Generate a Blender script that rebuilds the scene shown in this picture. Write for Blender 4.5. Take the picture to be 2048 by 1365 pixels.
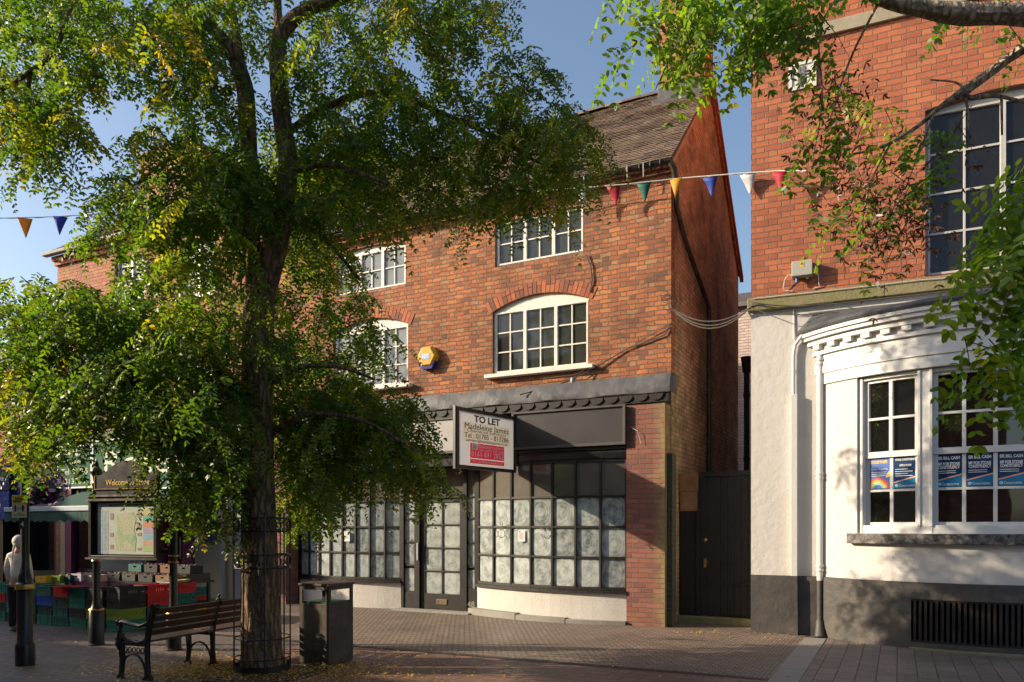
import bpy, bmesh, math, random
import numpy as np
from mathutils import Vector, Matrix
from mathutils.geometry import tessellate_polygon
for o in list(bpy.data.objects): bpy.data.objects.remove(o)
SC = bpy.context.scene; COL = SC.collection
R_ = math.radians
random.seed(5); NR = np.random.default_rng(7)

# ---------------- camera, sky, sun, exposure ----------------
CH, F, HZ = 1.75, 1515.0, 1055.0           # camera height, focal length and horizon row of the 2048 px photograph
cd = bpy.data.cameras.new('camera'); cam = bpy.data.objects.new('camera', cd); COL.objects.link(cam)
cam.location = (0, 0, CH); cam.rotation_euler = (R_(90), 0, 0)
cd.sensor_width = 36; cd.lens = 36 * F / 2048; cd.shift_y = (HZ - 682.5) / 2048; cd.clip_end = 3000; cd.clip_start = .05
SC.camera = cam
SUN_EL, SUN_AZ = 21.5, 0.0                 # light travels towards +X
W = bpy.data.worlds.new('World'); SC.world = W; W.use_nodes = True
wn = W.node_tree; bg = wn.nodes['Background']
sky = wn.nodes.new('ShaderNodeTexSky'); sky.sky_type = 'NISHITA'; sky.sun_disc = False
sky.sun_elevation = R_(SUN_EL); sky.sun_rotation = R_(-90); sky.air_density = 1.0; sky.dust_density = 2.2; sky.ozone_density = 1.4
wn.links.new(sky.outputs[0], bg.inputs[0]); bg.inputs[1].default_value = .14
sd = bpy.data.lights.new('sun', 'SUN'); sun = bpy.data.objects.new('sun', sd); COL.objects.link(sun)
sd.energy = 5.0; sd.angle = R_(.5); sd.color = (1, .83, .61)
sun.rotation_euler = Vector((-1, .0, math.tan(R_(SUN_EL)))).to_track_quat('Z', 'Y').to_euler()
sun.location = (-20, 0, 20)
SC.view_settings.view_transform = 'Standard'; SC.view_settings.look = 'None'
SC.view_settings.exposure = .64; SC.view_settings.gamma = 1

# ---------------- pixel helpers (photograph pixels -> metres) ----------------
def G(px, py, z=0):
    Y = (CH - z) * F / (py - HZ); return ((px - 1024) / F * Y, Y)
def AT(px, py, Y): return Vector(((px - 1024) / F * Y, Y, CH + (HZ - py) / F * Y))
class Frame:
    def __init__(s, O, ang):
        a = R_(ang); s.O = O; s.R = (math.sin(a), -math.cos(a)); s.D = (math.cos(a), math.sin(a)); s.rz = a - math.pi / 2
    def sz(s, px, py, v=0):
        t = (px - 1024) / F; ox = s.O[0] + v * s.D[0]; oy = s.O[1] + v * s.D[1]
        u = (t * oy - ox) / (s.R[0] - t * s.R[1]); Y = oy + u * s.R[1]
        return u, CH + (HZ - py) / F * Y
    def S(s, px, v=0): return s.sz(px, 0, v)[0]
    def w(s, u, v, z=0): return Vector((s.O[0] + u * s.R[0] + v * s.D[0], s.O[1] + u * s.R[1] + v * s.D[1], z))
    def vz(s, px, py, u=0):       # on the plane of constant u
        t = (px - 1024) / F; ox = s.O[0] + u * s.R[0]; oy = s.O[1] + u * s.R[1]
        v = (t * oy - ox) / (s.D[0] - t * s.D[1]); return v, CH + (HZ - py) / F * (oy + v * s.D[1])
A = Frame(G(1330, 1256), 63)
B = Frame(G(1502, 1265), 66)

# ---------------- materials ----------------
class N:
    def __init__(s, name):
        s.m = bpy.data.materials.new(name); s.m.use_nodes = True; s.t = s.m.node_tree
        s.b = s.t.nodes['Principled BSDF']; s.o = s.t.nodes['Material Output']
    def n(s, ty, **k):
        x = s.t.nodes.new(ty)
        for a, v in k.items(): setattr(x, a, v)
        return x
    def l(s, a, b): s.t.links.new(a, b)
    def val(s, sock, v):
        if hasattr(v, 'is_output'): s.l(v, sock)
        else: sock.default_value = v
    def math(s, op, a, b=0.0, c=None):
        x = s.n('ShaderNodeMath', operation=op); s.val(x.inputs[0], a); s.val(x.inputs[1], b)
        if c is not None: s.val(x.inputs[2], c)
        return x.outputs[0]
    def mix(s, f, a, b, bt='MIX'):
        x = s.n('ShaderNodeMix', data_type='RGBA', blend_type=bt); s.val(x.inputs[0], f)
        for i, v in ((6, a), (7, b)):
            if isinstance(v, tuple): v = (*v[:3], 1)
            s.val(x.inputs[i], v)
        return x.outputs[2]
    def ramp(s, f, pts, interp='LINEAR'):
        x = s.n('ShaderNodeValToRGB'); s.l(f, x.inputs[0]); e = x.color_ramp; e.interpolation = interp
        while len(e.elements) < len(pts): e.elements.new(.5)
        for i, (p, c) in enumerate(pts): e.elements[i].position = p; e.elements[i].color = (*c, 1) if isinstance(c, tuple) else (c, c, c, 1)
        return x.outputs[0]
    def co(s, which='Object'): return s.n('ShaderNodeTexCoord').outputs[which]
    def noise(s, co, scale, detail=4, rough=.6, out=0):
        x = s.n('ShaderNodeTexNoise'); s.l(co, x.inputs['Vector']); x.inputs['Scale'].default_value = scale
        x.inputs['Detail'].default_value = detail; x.inputs['Roughness'].default_value = rough; return x.outputs[out]
    def bump(s, h, dist=.01, strength=1.0, nrm=None):
        x = s.n('ShaderNodeBump'); s.l(h, x.inputs['Height']); x.inputs['Distance'].default_value = dist; x.inputs['Strength'].default_value = strength
        s.l(x.outputs[0], s.b.inputs['Normal'])
    def set(s, col=None, rough=None, metal=None):
        if col is not None: s.val(s.b.inputs['Base Color'], (*col, 1) if isinstance(col, tuple) else col)
        if rough is not None: s.val(s.b.inputs['Roughness'], rough)
        if metal is not None: s.val(s.b.inputs['Metallic'], metal)
MC = {}
def plain(name, col, rough=.6, metal=0, var=.12, nscale=6, bump=.0, bscale=40, dirt=None, dirtamt=.5):
    if name in MC: return MC[name]
    m = N(name); co = m.co()
    f = m.noise(co, nscale, 5, .65)
    c = m.mix(f, tuple(x * (1 - var * 1.6) for x in col), tuple(min(1, x * (1 + var)) for x in col))
    if dirt:
        g = m.noise(co, nscale * .6, 6, .75); g = m.ramp(g, [(.42, 0.0), (.7, dirtamt)])
        c = m.mix(g, c, dirt)
    m.set(c, rough, metal)
    r = m.math('MULTIPLY_ADD', f, .25, rough - .12); m.set(rough=r)
    if bump: m.bump(m.noise(co, bscale, 4, .6), bump)
    MC[name] = m.m; return m.m
def brick(name, cols, mortar, w=.235, h=.085, joint=.012, flemish=True, dirt=None, irregular=.006, bumpd=.012, moss=None, wash=None):
    m = N(name); co = m.co(); sp = m.n('ShaderNodeSeparateXYZ'); 
    nz = m.noise(co, 5.0, 2, .5, 1); nsub = m.n('ShaderNodeVectorMath', operation='SUBTRACT'); m.l(nz, nsub.inputs[0]); nsub.inputs[1].default_value = (.5, .5, .5)
    nsc = m.n('ShaderNodeVectorMath', operation='SCALE'); m.l(nsub.outputs[0], nsc.inputs[0]); nsc.inputs['Scale'].default_value = irregular * 6
    nz2 = m.noise(co, 45.0, 2, .6, 1); nsub2 = m.n('ShaderNodeVectorMath', operation='SUBTRACT'); m.l(nz2, nsub2.inputs[0]); nsub2.inputs[1].default_value = (.5, .5, .5)
    nsc2 = m.n('ShaderNodeVectorMath', operation='SCALE'); m.l(nsub2.outputs[0], nsc2.inputs[0]); nsc2.inputs['Scale'].default_value = irregular * 2
    ad = m.n('ShaderNodeVectorMath', operation='ADD'); m.l(co, ad.inputs[0]); m.l(nsc.outputs[0], ad.inputs[1])
    ad2 = m.n('ShaderNodeVectorMath', operation='ADD'); m.l(ad.outputs[0], ad2.inputs[0]); m.l(nsc2.outputs[0], ad2.inputs[1])
    m.l(ad2.outputs[0], sp.inputs[0])
    ns = m.n('ShaderNodeSeparateXYZ'); m.l(m.co('Normal'), ns.inputs[0])
    side = m.math('GREATER_THAN', m.math('ABSOLUTE', ns.outputs[0]), .707)
    u = m.math('ADD', m.math('MULTIPLY', sp.outputs[0], m.math('SUBTRACT', 1.0, side)), m.math('MULTIPLY', sp.outputs[1], side))
    u = m.math('ADD', u, 50.0); z = m.math('ADD', sp.outputs[2], 10.0)
    row = m.math('FLOOR', m.math('DIVIDE', z, h)); zf = m.math('FRACT', m.math('DIVIDE', z, h))
    odd = m.math('MODULO', row, 2.0)
    P = w * 1.5 if flemish else w
    up = m.math('DIVIDE', m.math('ADD', u, m.math('MULTIPLY', odd, P / 2)), P)
    cell = m.math('FLOOR', up); uf = m.math('MULTIPLY', m.math('FRACT', up), P)
    if flemish:
        hd = m.math('GREATER_THAN', uf, w)
        ux = m.math('SUBTRACT', uf, m.math('MULTIPLY', hd, w)); uw = m.math('SUBTRACT', w, m.math('MULTIPLY', hd, w / 2))
    else: hd = m.math('MULTIPLY', odd, 0.0); ux = uf; uw = m.math('ADD', hd, w)
    du = m.math('MINIMUM', ux, m.math('SUBTRACT', uw, ux)); dz = m.math('MULTIPLY', m.math('MINIMUM', zf, m.math('SUBTRACT', 1.0, zf)), h)
    d = m.math('MINIMUM', du, dz)
    mask = m.n('ShaderNodeMapRange', interpolation_type='SMOOTHSTEP'); m.l(d, mask.inputs[0]); mask.inputs[1].default_value = joint * .35; mask.inputs[2].default_value = joint * .75
    mask = mask.outputs[0]
    cv = m.n('ShaderNodeCombineXYZ'); m.l(m.math('ADD', m.math('MULTIPLY', cell, 2.0), hd), cv.inputs[0]); m.l(row, cv.inputs[1]); m.l(side, cv.inputs[2])
    wn_ = m.n('ShaderNodeTexWhiteNoise', noise_dimensions='3D'); m.l(cv.outputs[0], wn_.inputs['Vector'])
    k = len(cols)
    c = m.ramp(wn_.outputs[0], [(i / k, cc) for i, cc in enumerate(cols)], 'CONSTANT' if k > 4 else 'LINEAR')
    fine = m.noise(co, 30, 6, .7); c = m.mix(.55, c, m.mix(fine, (.25, .25, .25), (.95, .95, .95)), 'OVERLAY')
    big = m.noise(co, .7, 5, .65)
    c = m.mix(.5, c, m.ramp(big, [(.3, .36), (.7, .62)]), 'OVERLAY')
    mo = m.mix(fine, tuple(x * .6 for x in mortar), mortar)
    c = m.mix(mask, mo, c)
    if dirt:
        g = m.ramp(m.noise(co, 1.3, 7, .75), [(.45, 0.0), (.68, dirt[1])]); c = m.mix(g, c, dirt[0])
    if moss:  # (colour, s centre, half width) stain running along the corner of the wall
        sx = m.n('ShaderNodeSeparateXYZ'); m.l(co, sx.inputs[0])
        near = m.math('SUBTRACT', 1.0, m.math('DIVIDE', m.math('ABSOLUTE', m.math('SUBTRACT', sx.outputs[moss[3]], moss[1])), moss[2]))
        g = m.math('MULTIPLY', m.math('MAXIMUM', near, 0.0), m.ramp(m.noise(co, 4, 5, .7), [(.35, 0.0), (.6, 1.0)]))
        c = m.mix(m.math('MINIMUM', g, .85), c, moss[0])
    m.set(c, .85)
    hh = m.math('ADD', m.math('MULTIPLY', mask, .8), m.math('MULTIPLY', fine, .35)); hh = m.math('ADD', hh, m.math('MULTIPLY', wn_.outputs[0], .3))
    m.bump(hh, bumpd); return m.m
def island(name, cols, rough=.8, bump=.004, bscale=30, spots=None):
    m = N(name); g = m.n('ShaderNodeNewGeometry'); k = len(cols)
    c = m.ramp(g.outputs['Random Per Island'], [(i / max(1, k - 1), cc) for i, cc in enumerate(cols)])
    co = m.co(); f = m.noise(co, bscale, 5, .7)
    c = m.mix(.5, c, m.mix(f, (.25, .25, .25), (.85, .85, .85)), 'OVERLAY')
    if spots: c = m.mix(m.ramp(m.noise(co, 2.6, 6, .8), [(.56, 0.0), (.66, .8)]), c, spots)
    m.set(c, rough); m.bump(f, bump); return m.m

M_BRICK = brick('old_red_brick', [(.36, .115, .045), (.42, .145, .05), (.29, .09, .038), (.46, .165, .055), (.33, .10, .04), (.18, .068, .04), (.38, .125, .045), (.38, .18, .085), (.31, .10, .043), (.42, .145, .048), (.35, .11, .042), (.24, .08, .04), (.40, .13, .044), (.34, .13, .06)], (.22, .165, .105), w=.235, h=.0865, joint=.014, dirt=((.085, .05, .032), .72), irregular=.010, bumpd=.022)
M_BRICKS = brick('gable_red_brick', [(.60, .36, .21), (.66, .41, .24), (.46, .27, .16), (.54, .32, .18)], (.36, .28, .19), joint=.018, w=.235, h=.0865, dirt=((.07, .05, .035), .85), irregular=.004, bumpd=.007, moss=((.12, .13, .025), .4, .9, 1))
M_BRICKR = brick('orange_red_brick', [(.38, .11, .048), (.41, .125, .055), (.33, .095, .044), (.43, .14, .06), (.29, .085, .042), (.39, .115, .05)], (.27, .16, .105), w=.27, h=.0945, dirt=((.20, .07, .04), .45), irregular=.005, bumpd=.013, joint=.013)
M_BRICKL = brick('warm_brick', [(.36, .11, .06), (.42, .14, .07), (.30, .09, .05), (.40, .16, .08)], (.22, .16, .11), w=.24, h=.09, dirt=((.12, .07, .05), .5))
M_PIER = brick('pier_brick', [(.20, .07, .052), (.23, .08, .058), (.16, .06, .052), (.21, .075, .05), (.18, .072, .058), (.24, .095, .068)], (.20, .14, .10), w=.256, h=.0875, joint=.014, flemish=False, irregular=.001, bumpd=.012, moss=((.30, .23, .10), 0, .25, 0))
M_BLUEB = brick('engineering_brick', [(.05, .045, .045), (.075, .06, .055), (.06, .05, .05)], (.16, .16, .09), w=.256, h=.0875, flemish=False, irregular=.001, moss=((.09, .09, .035), 0.2, .3, 1))
M_PINKB = brick('painted_pink_brick', [(.60, .48, .44), (.66, .54, .48), (.54, .44, .41)], (.40, .31, .28), w=.235, h=.085, flemish=False, irregular=.002)
M_VOUS = island('arch_brick', [(.22, .07, .04), (.40, .12, .05), (.15, .06, .04), (.34, .10, .045), (.44, .14, .05)])
M_TILE = island('clay_roof_tile', [(.13, .095, .075), (.19, .135, .10), (.10, .075, .065), (.17, .12, .095), (.22, .15, .11)], .85, .006, 25, (.17, .16, .055))
M_WHITE = plain('weathered_white_paint', (.78, .75, .68), .55, var=.05, nscale=18, bump=.002, dirt=(.35, .27, .18), dirtamt=.35)
M_WHITE2 = plain('white_gloss_paint', (.66, .65, .62), .4, var=.03, nscale=8, bump=.001, dirt=(.5, .48, .44), dirtamt=.25)
M_STUCCO = plain('white_stucco', (.60, .575, .54), .8, var=.04, nscale=2.2, bump=.012, bscale=7, dirt=(.55, .48, .40), dirtamt=.3)
M_ROUGHCAST = plain('white_roughcast', (.66, .63, .58), .9, var=.04, nscale=5, bump=.02, bscale=55, dirt=(.5, .42, .33), dirtamt=.3)
M_PLINTH = plain('dark_grey_plinth_paint', (.060, .055, .053), .6, var=.15, nscale=4, bump=.008, bscale=14, dirt=(.16, .13, .10), dirtamt=.5)
M_BLACK = plain('black_paint', (.014, .013, .013), .38, var=.3, nscale=10, bump=.001)
M_BLACKW = plain('worn_black_paint', (.014, .012, .011), .5, var=.3, nscale=7, bump=.002, dirt=(.07, .048, .035), dirtamt=.22)
M_IRON = plain('cast_iron_black', (.012, .012, .013), .3, metal=.0, var=.3, bump=.001)
M_GOLD = plain('gold_band', (.55, .38, .10), .35, metal=.8, var=.2)
M_LEAD = plain('lead_flashing', (.062, .065, .073), .55, metal=.0, var=.3, nscale=3, bump=.012, bscale=6, dirt=(.20, .20, .21), dirtamt=.45)
M_FASC = plain('grey_black_board', (.032, .030, .032), .5, var=.25, nscale=2)
M_STONE = plain('mossy_stone', (.27, .23, .13), .9, var=.25, nscale=5, bump=.01, bscale=22, dirt=(.16, .17, .04), dirtamt=.85)
M_STONE2 = plain('pale_stone', (.36, .31, .23), .9, var=.2, nscale=5, bump=.006, dirt=(.2, .2, .1), dirtamt=.4)
M_STEP = plain('grey_step_stone', (.30, .29, .26), .85, var=.2, nscale=4, bump=.005, dirt=(.18, .16, .12), dirtamt=.5)
M_CREAM = plain('cream_render', (.42, .36, .24), .85, var=.08, nscale=3, bump=.004)
M_GREYW = plain('grey_render', (.30, .30, .31), .85, var=.1, nscale=3)
M_CABLE = plain('cable_grey', (.10, .09, .08), .7); M_CABW = plain('cable_white', (.6, .56, .5), .6)
M_SLATE = plain('grey_slate', (.10, .10, .11), .6, var=.3, nscale=9, bump=.01, bscale=9)
M_BIN = plain('bin_brown_grey', (.05, .037, .028), .6, metal=.15, var=.35, nscale=9, bump=.002, dirt=(.16, .12, .08), dirtamt=.45)
M_STEEL = plain('brushed_steel', (.34, .32, .30), .3, metal=.85, var=.2)
M_SLAT = plain('bench_slat_brown', (.06, .032, .02), .45, var=.3, nscale=12, bump=.002, bscale=30)
M_GBOX = plain('grey_plastic_box', (.40, .39, .33), .5, var=.05)
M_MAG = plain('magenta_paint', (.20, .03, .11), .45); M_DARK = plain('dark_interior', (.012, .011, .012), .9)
M_GREENS = plain('green_sign', (.003, .10, .04), .8, var=.08); M_AWN = plain('green_awning', (.02, .075, .06), .9, var=.2, nscale=3)
M_SIGNW = plain('sign_white', (.78, .77, .76), .5, var=.02); M_BLUES = plain('blue_sign', (.010, .016, .11), .8); M_BLUE2 = plain('bright_blue_sign', (.01, .04, .28), .8)
M_TXTW = plain('white_lettering', (.8, .8, .8), .5, var=.01); M_TXTC = plain('cream_lettering', (.62, .60, .45), .5, var=.01)
M_TXTB = plain('black_lettering', (.03, .025, .03), .5, var=.01); M_TXTN = plain('navy_lettering', (.04, .04, .19), .5, var=.01)
M_TXTG = plain('gold_lettering', (.75, .50, .16), .4, var=.02); M_GREYT = plain('grey_lettering', (.2, .2, .26), .5, var=.01)
M_RED = plain('red_panel', (.58, .025, .05), .4, var=.03); M_YEL = plain('yellow_panel', (.72, .50, .06), .45, var=.03)
M_CREAMP = plain('cream_panel', (.66, .60, .46), .5, var=.02); M_PLY = plain('plywood_patch', (.34, .17, .07), .7, var=.5, nscale=4, dirt=(.08, .04, .02), dirtamt=.6)
M_FLOOR2 = None
def glass(name, col, rough=.04, ior=1.55):
    m = N(name); co = m.co()
    f = m.noise(co, 2.5, 4, .6); c = m.mix(f, tuple(x * .5 for x in col), tuple(x * 1.5 for x in col))
    m.set(c, rough); m.b.inputs['IOR'].default_value = ior
    m.bump(m.noise(co, 1.8, 1, .4), .012, .35); return m.m
M_GLASS = glass('old_window_glass', (.035, .038, .035)); M_GLASSB = glass('dusty_window_glass', (.20, .22, .23), .12)
M_GLASSD = glass('dark_bow_glass', (.008, .008, .008), .02, ior=2.0); M_GLASSG = glass('grey_fanlight_glass', (.13, .12, .10), .08)
def soaped(name, tint, deep):
    m = N(name); uv = m.co('UV'); sp = m.n('ShaderNodeSeparateXYZ'); m.l(uv, sp.inputs[0])
    g = m.n('ShaderNodeNewGeometry'); rnd = g.outputs['Random Per Island']
    off = m.n('ShaderNodeCombineXYZ'); m.l(m.math('MULTIPLY', rnd, 37.0), off.inputs[0]); m.l(m.math('MULTIPLY', rnd, 91.0), off.inputs[1])
    ad = m.n('ShaderNodeVectorMath', operation='ADD'); m.l(uv, ad.inputs[0]); m.l(off.outputs[0], ad.inputs[1])
    n1 = m.noise(ad.outputs[0], 1.6, 2, .5); n2 = m.noise(ad.outputs[0], 3.2, 2, .5)
    x = m.math('ABSOLUTE', m.math('SUBTRACT', sp.outputs[0], .5)); y = m.math('ABSOLUTE', m.math('SUBTRACT', sp.outputs[1], .5))
    rr = m.math('POWER', m.math('ADD', m.math('POWER', x, 3.0), m.math('POWER', y, 3.0)), .3333)
    dn = m.noise(ad.outputs[0], .9, 1, .4); ph = m.math('ADD', m.math('MULTIPLY', m.math('ADD', rr, m.math('MULTIPLY', m.math('SUBTRACT', sp.outputs[0], dn), .3)), 44.0), m.math('MULTIPLY', n1, 9.0)); st = m.math('MULTIPLY_ADD', m.math('SINE', ph), .5, .5)
    ph2 = m.math('ADD', m.math('MULTIPLY', sp.outputs[1], 60.0), m.math('MULTIPLY', n2, 40.0)); st2 = m.math('MULTIPLY_ADD', m.math('SINE', ph2), .5, .5)
    fn = m.noise(ad.outputs[0], 26, 5, .7)
    dens = m.math('ADD', m.math('MULTIPLY', st, .19), m.math('ADD', m.ramp(n2, [(.32, 0.0), (.68, .60)]), m.math('ADD', m.math('MULTIPLY', st2, .03), m.math('MULTIPLY', fn, .16))))
    dens = m.math('ADD', dens, m.math('MULTIPLY_ADD', rnd, .50, -.15))
    edge = m.ramp(m.math('ADD', rr, m.math('MULTIPLY', m.math('SUBTRACT', n2, .5), .16)), [(.455, 1.0), (.53, .25)])
    dens = m.math('MULTIPLY', dens, edge)
    c = m.mix(m.math('MINIMUM', m.math('MAXIMUM', dens, 0.0), 1.0), deep, tint); m.set(c, .22); return m.m
M_SOAP = soaped('whitewashed_glass', (.47, .51, .49), (.10, .12, .12)); M_SOAPD = soaped('painted_door_glass', (.46, .50, .46), (.16, .19, .19))

def leafmat(name, pts, trans=.55):
    m = N(name); at = m.n('ShaderNodeAttribute', attribute_name='lv'); c = m.ramp(at.outputs['Fac'], pts)
    g = m.n('ShaderNodeNewGeometry'); c = m.mix(.35, c, m.mix(g.outputs['Random Per Island'], (.3, .3, .3), (.7, .7, .7)), 'OVERLAY')
    m.set(c, .42); tr = m.n('ShaderNodeBsdfTranslucent'); m.l(m.mix(1.0, c, (2.3, 2.3, .6), 'MULTIPLY'), tr.inputs[0])
    mx = m.n('ShaderNodeMixShader'); mx.inputs[0].default_value = trans; m.l(m.b.outputs[0], mx.inputs[1]); m.l(tr.outputs[0], mx.inputs[2]); m.l(mx.outputs[0], m.o.inputs[0]); return m.m
M_LEAF = leafmat('locust_leaf', [(0, (.030, .072, .010)), (.35, (.060, .115, .013)), (.62, (.105, .160, .017)), (.76, (.19, .20, .020)), (.90, (.36, .25, .03)), (1, (.30, .13, .03))])
M_LEAF2 = leafmat('near_locust_leaf', [(0, (.055, .12, .02)), (.4, (.10, .18, .025)), (.74, (.16, .24, .035)), (.86, (.32, .33, .05)), (.95, (.50, .38, .05)), (1, (.4, .2, .04))])
M_POD = leafmat('dry_seed_pod', [(0, (.06, .025, .015)), (.6, (.13, .055, .03)), (1, (.20, .11, .04))], .2)
M_FALL = leafmat('fallen_leaf', [(0, (.48, .28, .05)), (.5, (.62, .42, .08)), (.8, (.40, .18, .05)), (1, (.34, .28, .07))], .15)
def barkmat(name, a, b, sc=1.0):
    m = N(name); co = m.co(); mp = m.n('ShaderNodeMapping'); m.l(co, mp.inputs[0]); mp.inputs['Scale'].default_value = (10 * sc, 10 * sc, 1.7 * sc); nd = m.noise(co, 6, 3, .6, 1); av = m.n('ShaderNodeVectorMath', operation='MULTIPLY_ADD'); m.l(nd, av.inputs[0]); av.inputs[1].default_value = (.12, .12, .25); m.l(co, av.inputs[2]); m.l(av.outputs[0], mp.inputs[0])
    f = m.noise(mp.outputs[0], 1.0, 6, .65); v = m.n('ShaderNodeTexVoronoi', feature='DISTANCE_TO_EDGE'); m.l(mp.outputs[0], v.inputs[0]); v.inputs['Scale'].default_value = 1.3
    h = m.math('ADD', m.math('MULTIPLY', f, .8), m.math('MINIMUM', m.math('MULTIPLY', v.outputs[0], 1.6), .5))
    h = m.math('ADD', h, m.math('MULTIPLY', m.noise(co, 40, 4, .7), .25)); m.set(m.ramp(h, [(.42, a), (.75, tuple((x + y) / 2 for x, y in zip(a, b))), (1.05, b)]), .95); m.bump(h, .045); return m.m
M_BARK = barkmat('furrowed_bark', (.040, .025, .014), (.25, .155, .085)); M_BARK2 = barkmat('pale_limb_bark', (.22, .16, .10), (.58, .46, .33), 1.6)
M_TWIG = plain('twig', (.055, .035, .022), .9)

# ---------------- mesh builder ----------------
class MB:
    def __init__(s): s.v = []; s.f = []; s.mi = []; s.uv = {}; s.cur = 0
    def face(s, pts, uv=None):
        b = len(s.v); s.v += [tuple(p) for p in pts]; s.f.append(tuple(range(b, b + len(pts)))); s.mi.append(s.cur)
        if uv: s.uv[len(s.f) - 1] = uv
    def raw(s, vs, fs):
        b = len(s.v); s.v += [tuple(p) for p in vs]
        for f in fs: s.f.append(tuple(i + b for i in f)); s.mi.append(s.cur)
        return s
    def box(s, x0, x1, y0, y1, z0, z1):
        return s.raw([(x, y, z) for z in (z0, z1) for y in (y0, y1) for x in (x0, x1)], [(0, 2, 3, 1), (4, 5, 7, 6), (0, 1, 5, 4), (2, 6, 7, 3), (0, 4, 6, 2), (1, 3, 7, 5)])
    def slab(s, out, holes, y0, y1, M=None):     # polygons in x,z extruded along y
        pl = [out] + list(holes); flat = [p for q in pl for p in q]
        tr = tessellate_polygon([[Vector((p[0], p[1], 0)) for p in q] for q in pl]); n = len(flat)
        vs = [(p[0], y0, p[1]) for p in flat] + [(p[0], y1, p[1]) for p in flat]
        if M is not None: vs = [M @ Vector(v) for v in vs]
        fs = []
        for t in tr:
            a, b, c = [flat[i] for i in t]
            if (b[0] - a[0]) * (c[1] - a[1]) - (b[1] - a[1]) * (c[0] - a[0]) < 0: t = (t[0], t[2], t[1])
            fs.append(tuple(t)); fs.append((t[0] + n, t[2] + n, t[1] + n))
        k = 0
        for qi, q in enumerate(pl):
            m = len(q); ar = sum(q[i][0] * q[(i + 1) % m][1] - q[(i + 1) % m][0] * q[i][1] for i in range(m))
            for i in range(m):
                a = k + i; b = k + (i + 1) % m
                fs.append((a, a + n, b + n, b) if (ar > 0) == (qi == 0) else (a, b, b + n, a + n))
            k += m
        return s.raw(vs, fs)
    def tube(s, pts, rad, n=8, cap=True):
        pts = [Vector(p) for p in pts]; k = len(pts)
        if not hasattr(rad, '__len__'): rad = [rad] * k
        vs = []; fs = []; up = None
        for i in range(k):
            t = (pts[min(i + 1, k - 1)] - pts[max(i - 1, 0)]).normalized()
            if up is None: up = t.orthogonal().normalized()
            up = (up - t * up.dot(t)); up = up.normalized() if up.length > 1e-5 else t.orthogonal().normalized()
            w = t.cross(up)
            for j in range(n):
                a = 2 * math.pi * j / n; vs.append(pts[i] + (up * math.cos(a) + w * math.sin(a)) * rad[i])
        for i in range(k - 1):
            for j in range(n):
                a = i * n + j; b = i * n + (j + 1) % n; fs.append((a, b, b + n, a + n))
        if cap: fs.append(tuple(range(n - 1, -1, -1))); fs.append(tuple((k - 1) * n + j for j in range(n)))
        return s.raw(vs, fs)
    def lathe(s, prof, n=20, c=(0, 0)):
        vs = []; fs = []
        for r, z in prof:
            for j in range(n): a = 2 * math.pi * j / n; vs.append((c[0] + r * math.cos(a), c[1] + r * math.sin(a), z))
        for i in range(len(prof) - 1):
            for j in range(n): a = i * n + j; b = i * n + (j + 1) % n; fs.append((a, b, b + n, a + n))
        fs.append(tuple(range(n - 1, -1, -1))); fs.append(tuple((len(prof) - 1) * n + j for j in range(n)))
        return s.raw(vs, fs)
    def ball(s, c, r, n=10, m=7):
        rr = r if hasattr(r, '__len__') else (r, r, r); vs = []; fs = []
        for i in range(m + 1):
            t = math.pi * (i + .02) / (m + .04)
            for j in range(n): a = 2 * math.pi * j / n; vs.append((c[0] + rr[0] * math.sin(t) * math.cos(a), c[1] + rr[1] * math.sin(t) * math.sin(a), c[2] + rr[2] * math.cos(t)))
        for i in range(m):
            for j in range(n): a = i * n + j; b = i * n + (j + 1) % n; fs.append((a, a + n, b + n, b))
        return s.raw(vs, fs)
    def text(s, txt, size, x, y, z, width=None, bold=0, align='CENTER', M=None, sx=1.0, shear=0):   # in the x,z plane facing -y
        cu = bpy.data.curves.new('t', 'FONT'); cu.body = txt; cu.size = size; cu.align_x = align; cu.offset = bold * size; cu.resolution_u = 3; cu.extrude = .001; cu.shear = shear
        ob = bpy.data.objects.new('t', cu); me = ob.to_mesh(); vs = [v.co.copy() for v in me.vertices]
        if width and vs:
            w = max(v.x for v in vs) - min(v.x for v in vs); sx = width / w
        T = Matrix.Translation((x, y, z)) @ Matrix(((sx, 0, 0, 0), (0, 0, -1, 0), (0, 1, 0, 0), (0, 0, 0, 1)))
        if M is not None: T = M @ T
        s.raw([T @ v for v in vs], [tuple(p.vertices) for p in me.polygons]); ob.to_mesh_clear()
        bpy.data.objects.remove(ob); bpy.data.curves.remove(cu); return s
    def build(s, name, mats, parent=None, smooth=False, bevel=0, M=None):
        me = bpy.data.meshes.new(name); me.from_pydata(s.v, [], s.f)
        for m in (mats if isinstance(mats, (list, tuple)) else [mats]): me.materials.append(m)
        me.polygons.foreach_set('material_index', s.mi)
        if s.uv:
            u = me.uv_layers.new(name='UVMap')
            for fi, uv in s.uv.items():
                for li, c in zip(me.polygons[fi].loop_indices, uv): u.data[li].uv = c
        if smooth:
            me.polygons.foreach_set('use_smooth', [True] * len(me.polygons)); 
            me.update()
            try: me.set_sharp_from_angle(angle=R_(38))
            except Exception: pass
        o = bpy.data.objects.new(name, me); COL.objects.link(o)
        if parent: o.parent = parent
        if M is not None: o.matrix_local = M
        if bevel:
            b = o.modifiers.new('bevel', 'BEVEL'); b.width = bevel; b.segments = 2; b.limit_method = 'ANGLE'
        return o
def tag(o, label, cat, group=None, kind=None):
    if label: o['label'] = label
    if cat: o['category'] = cat
    if group: o['group'] = group
    if kind: o['kind'] = kind
    return o
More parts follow.
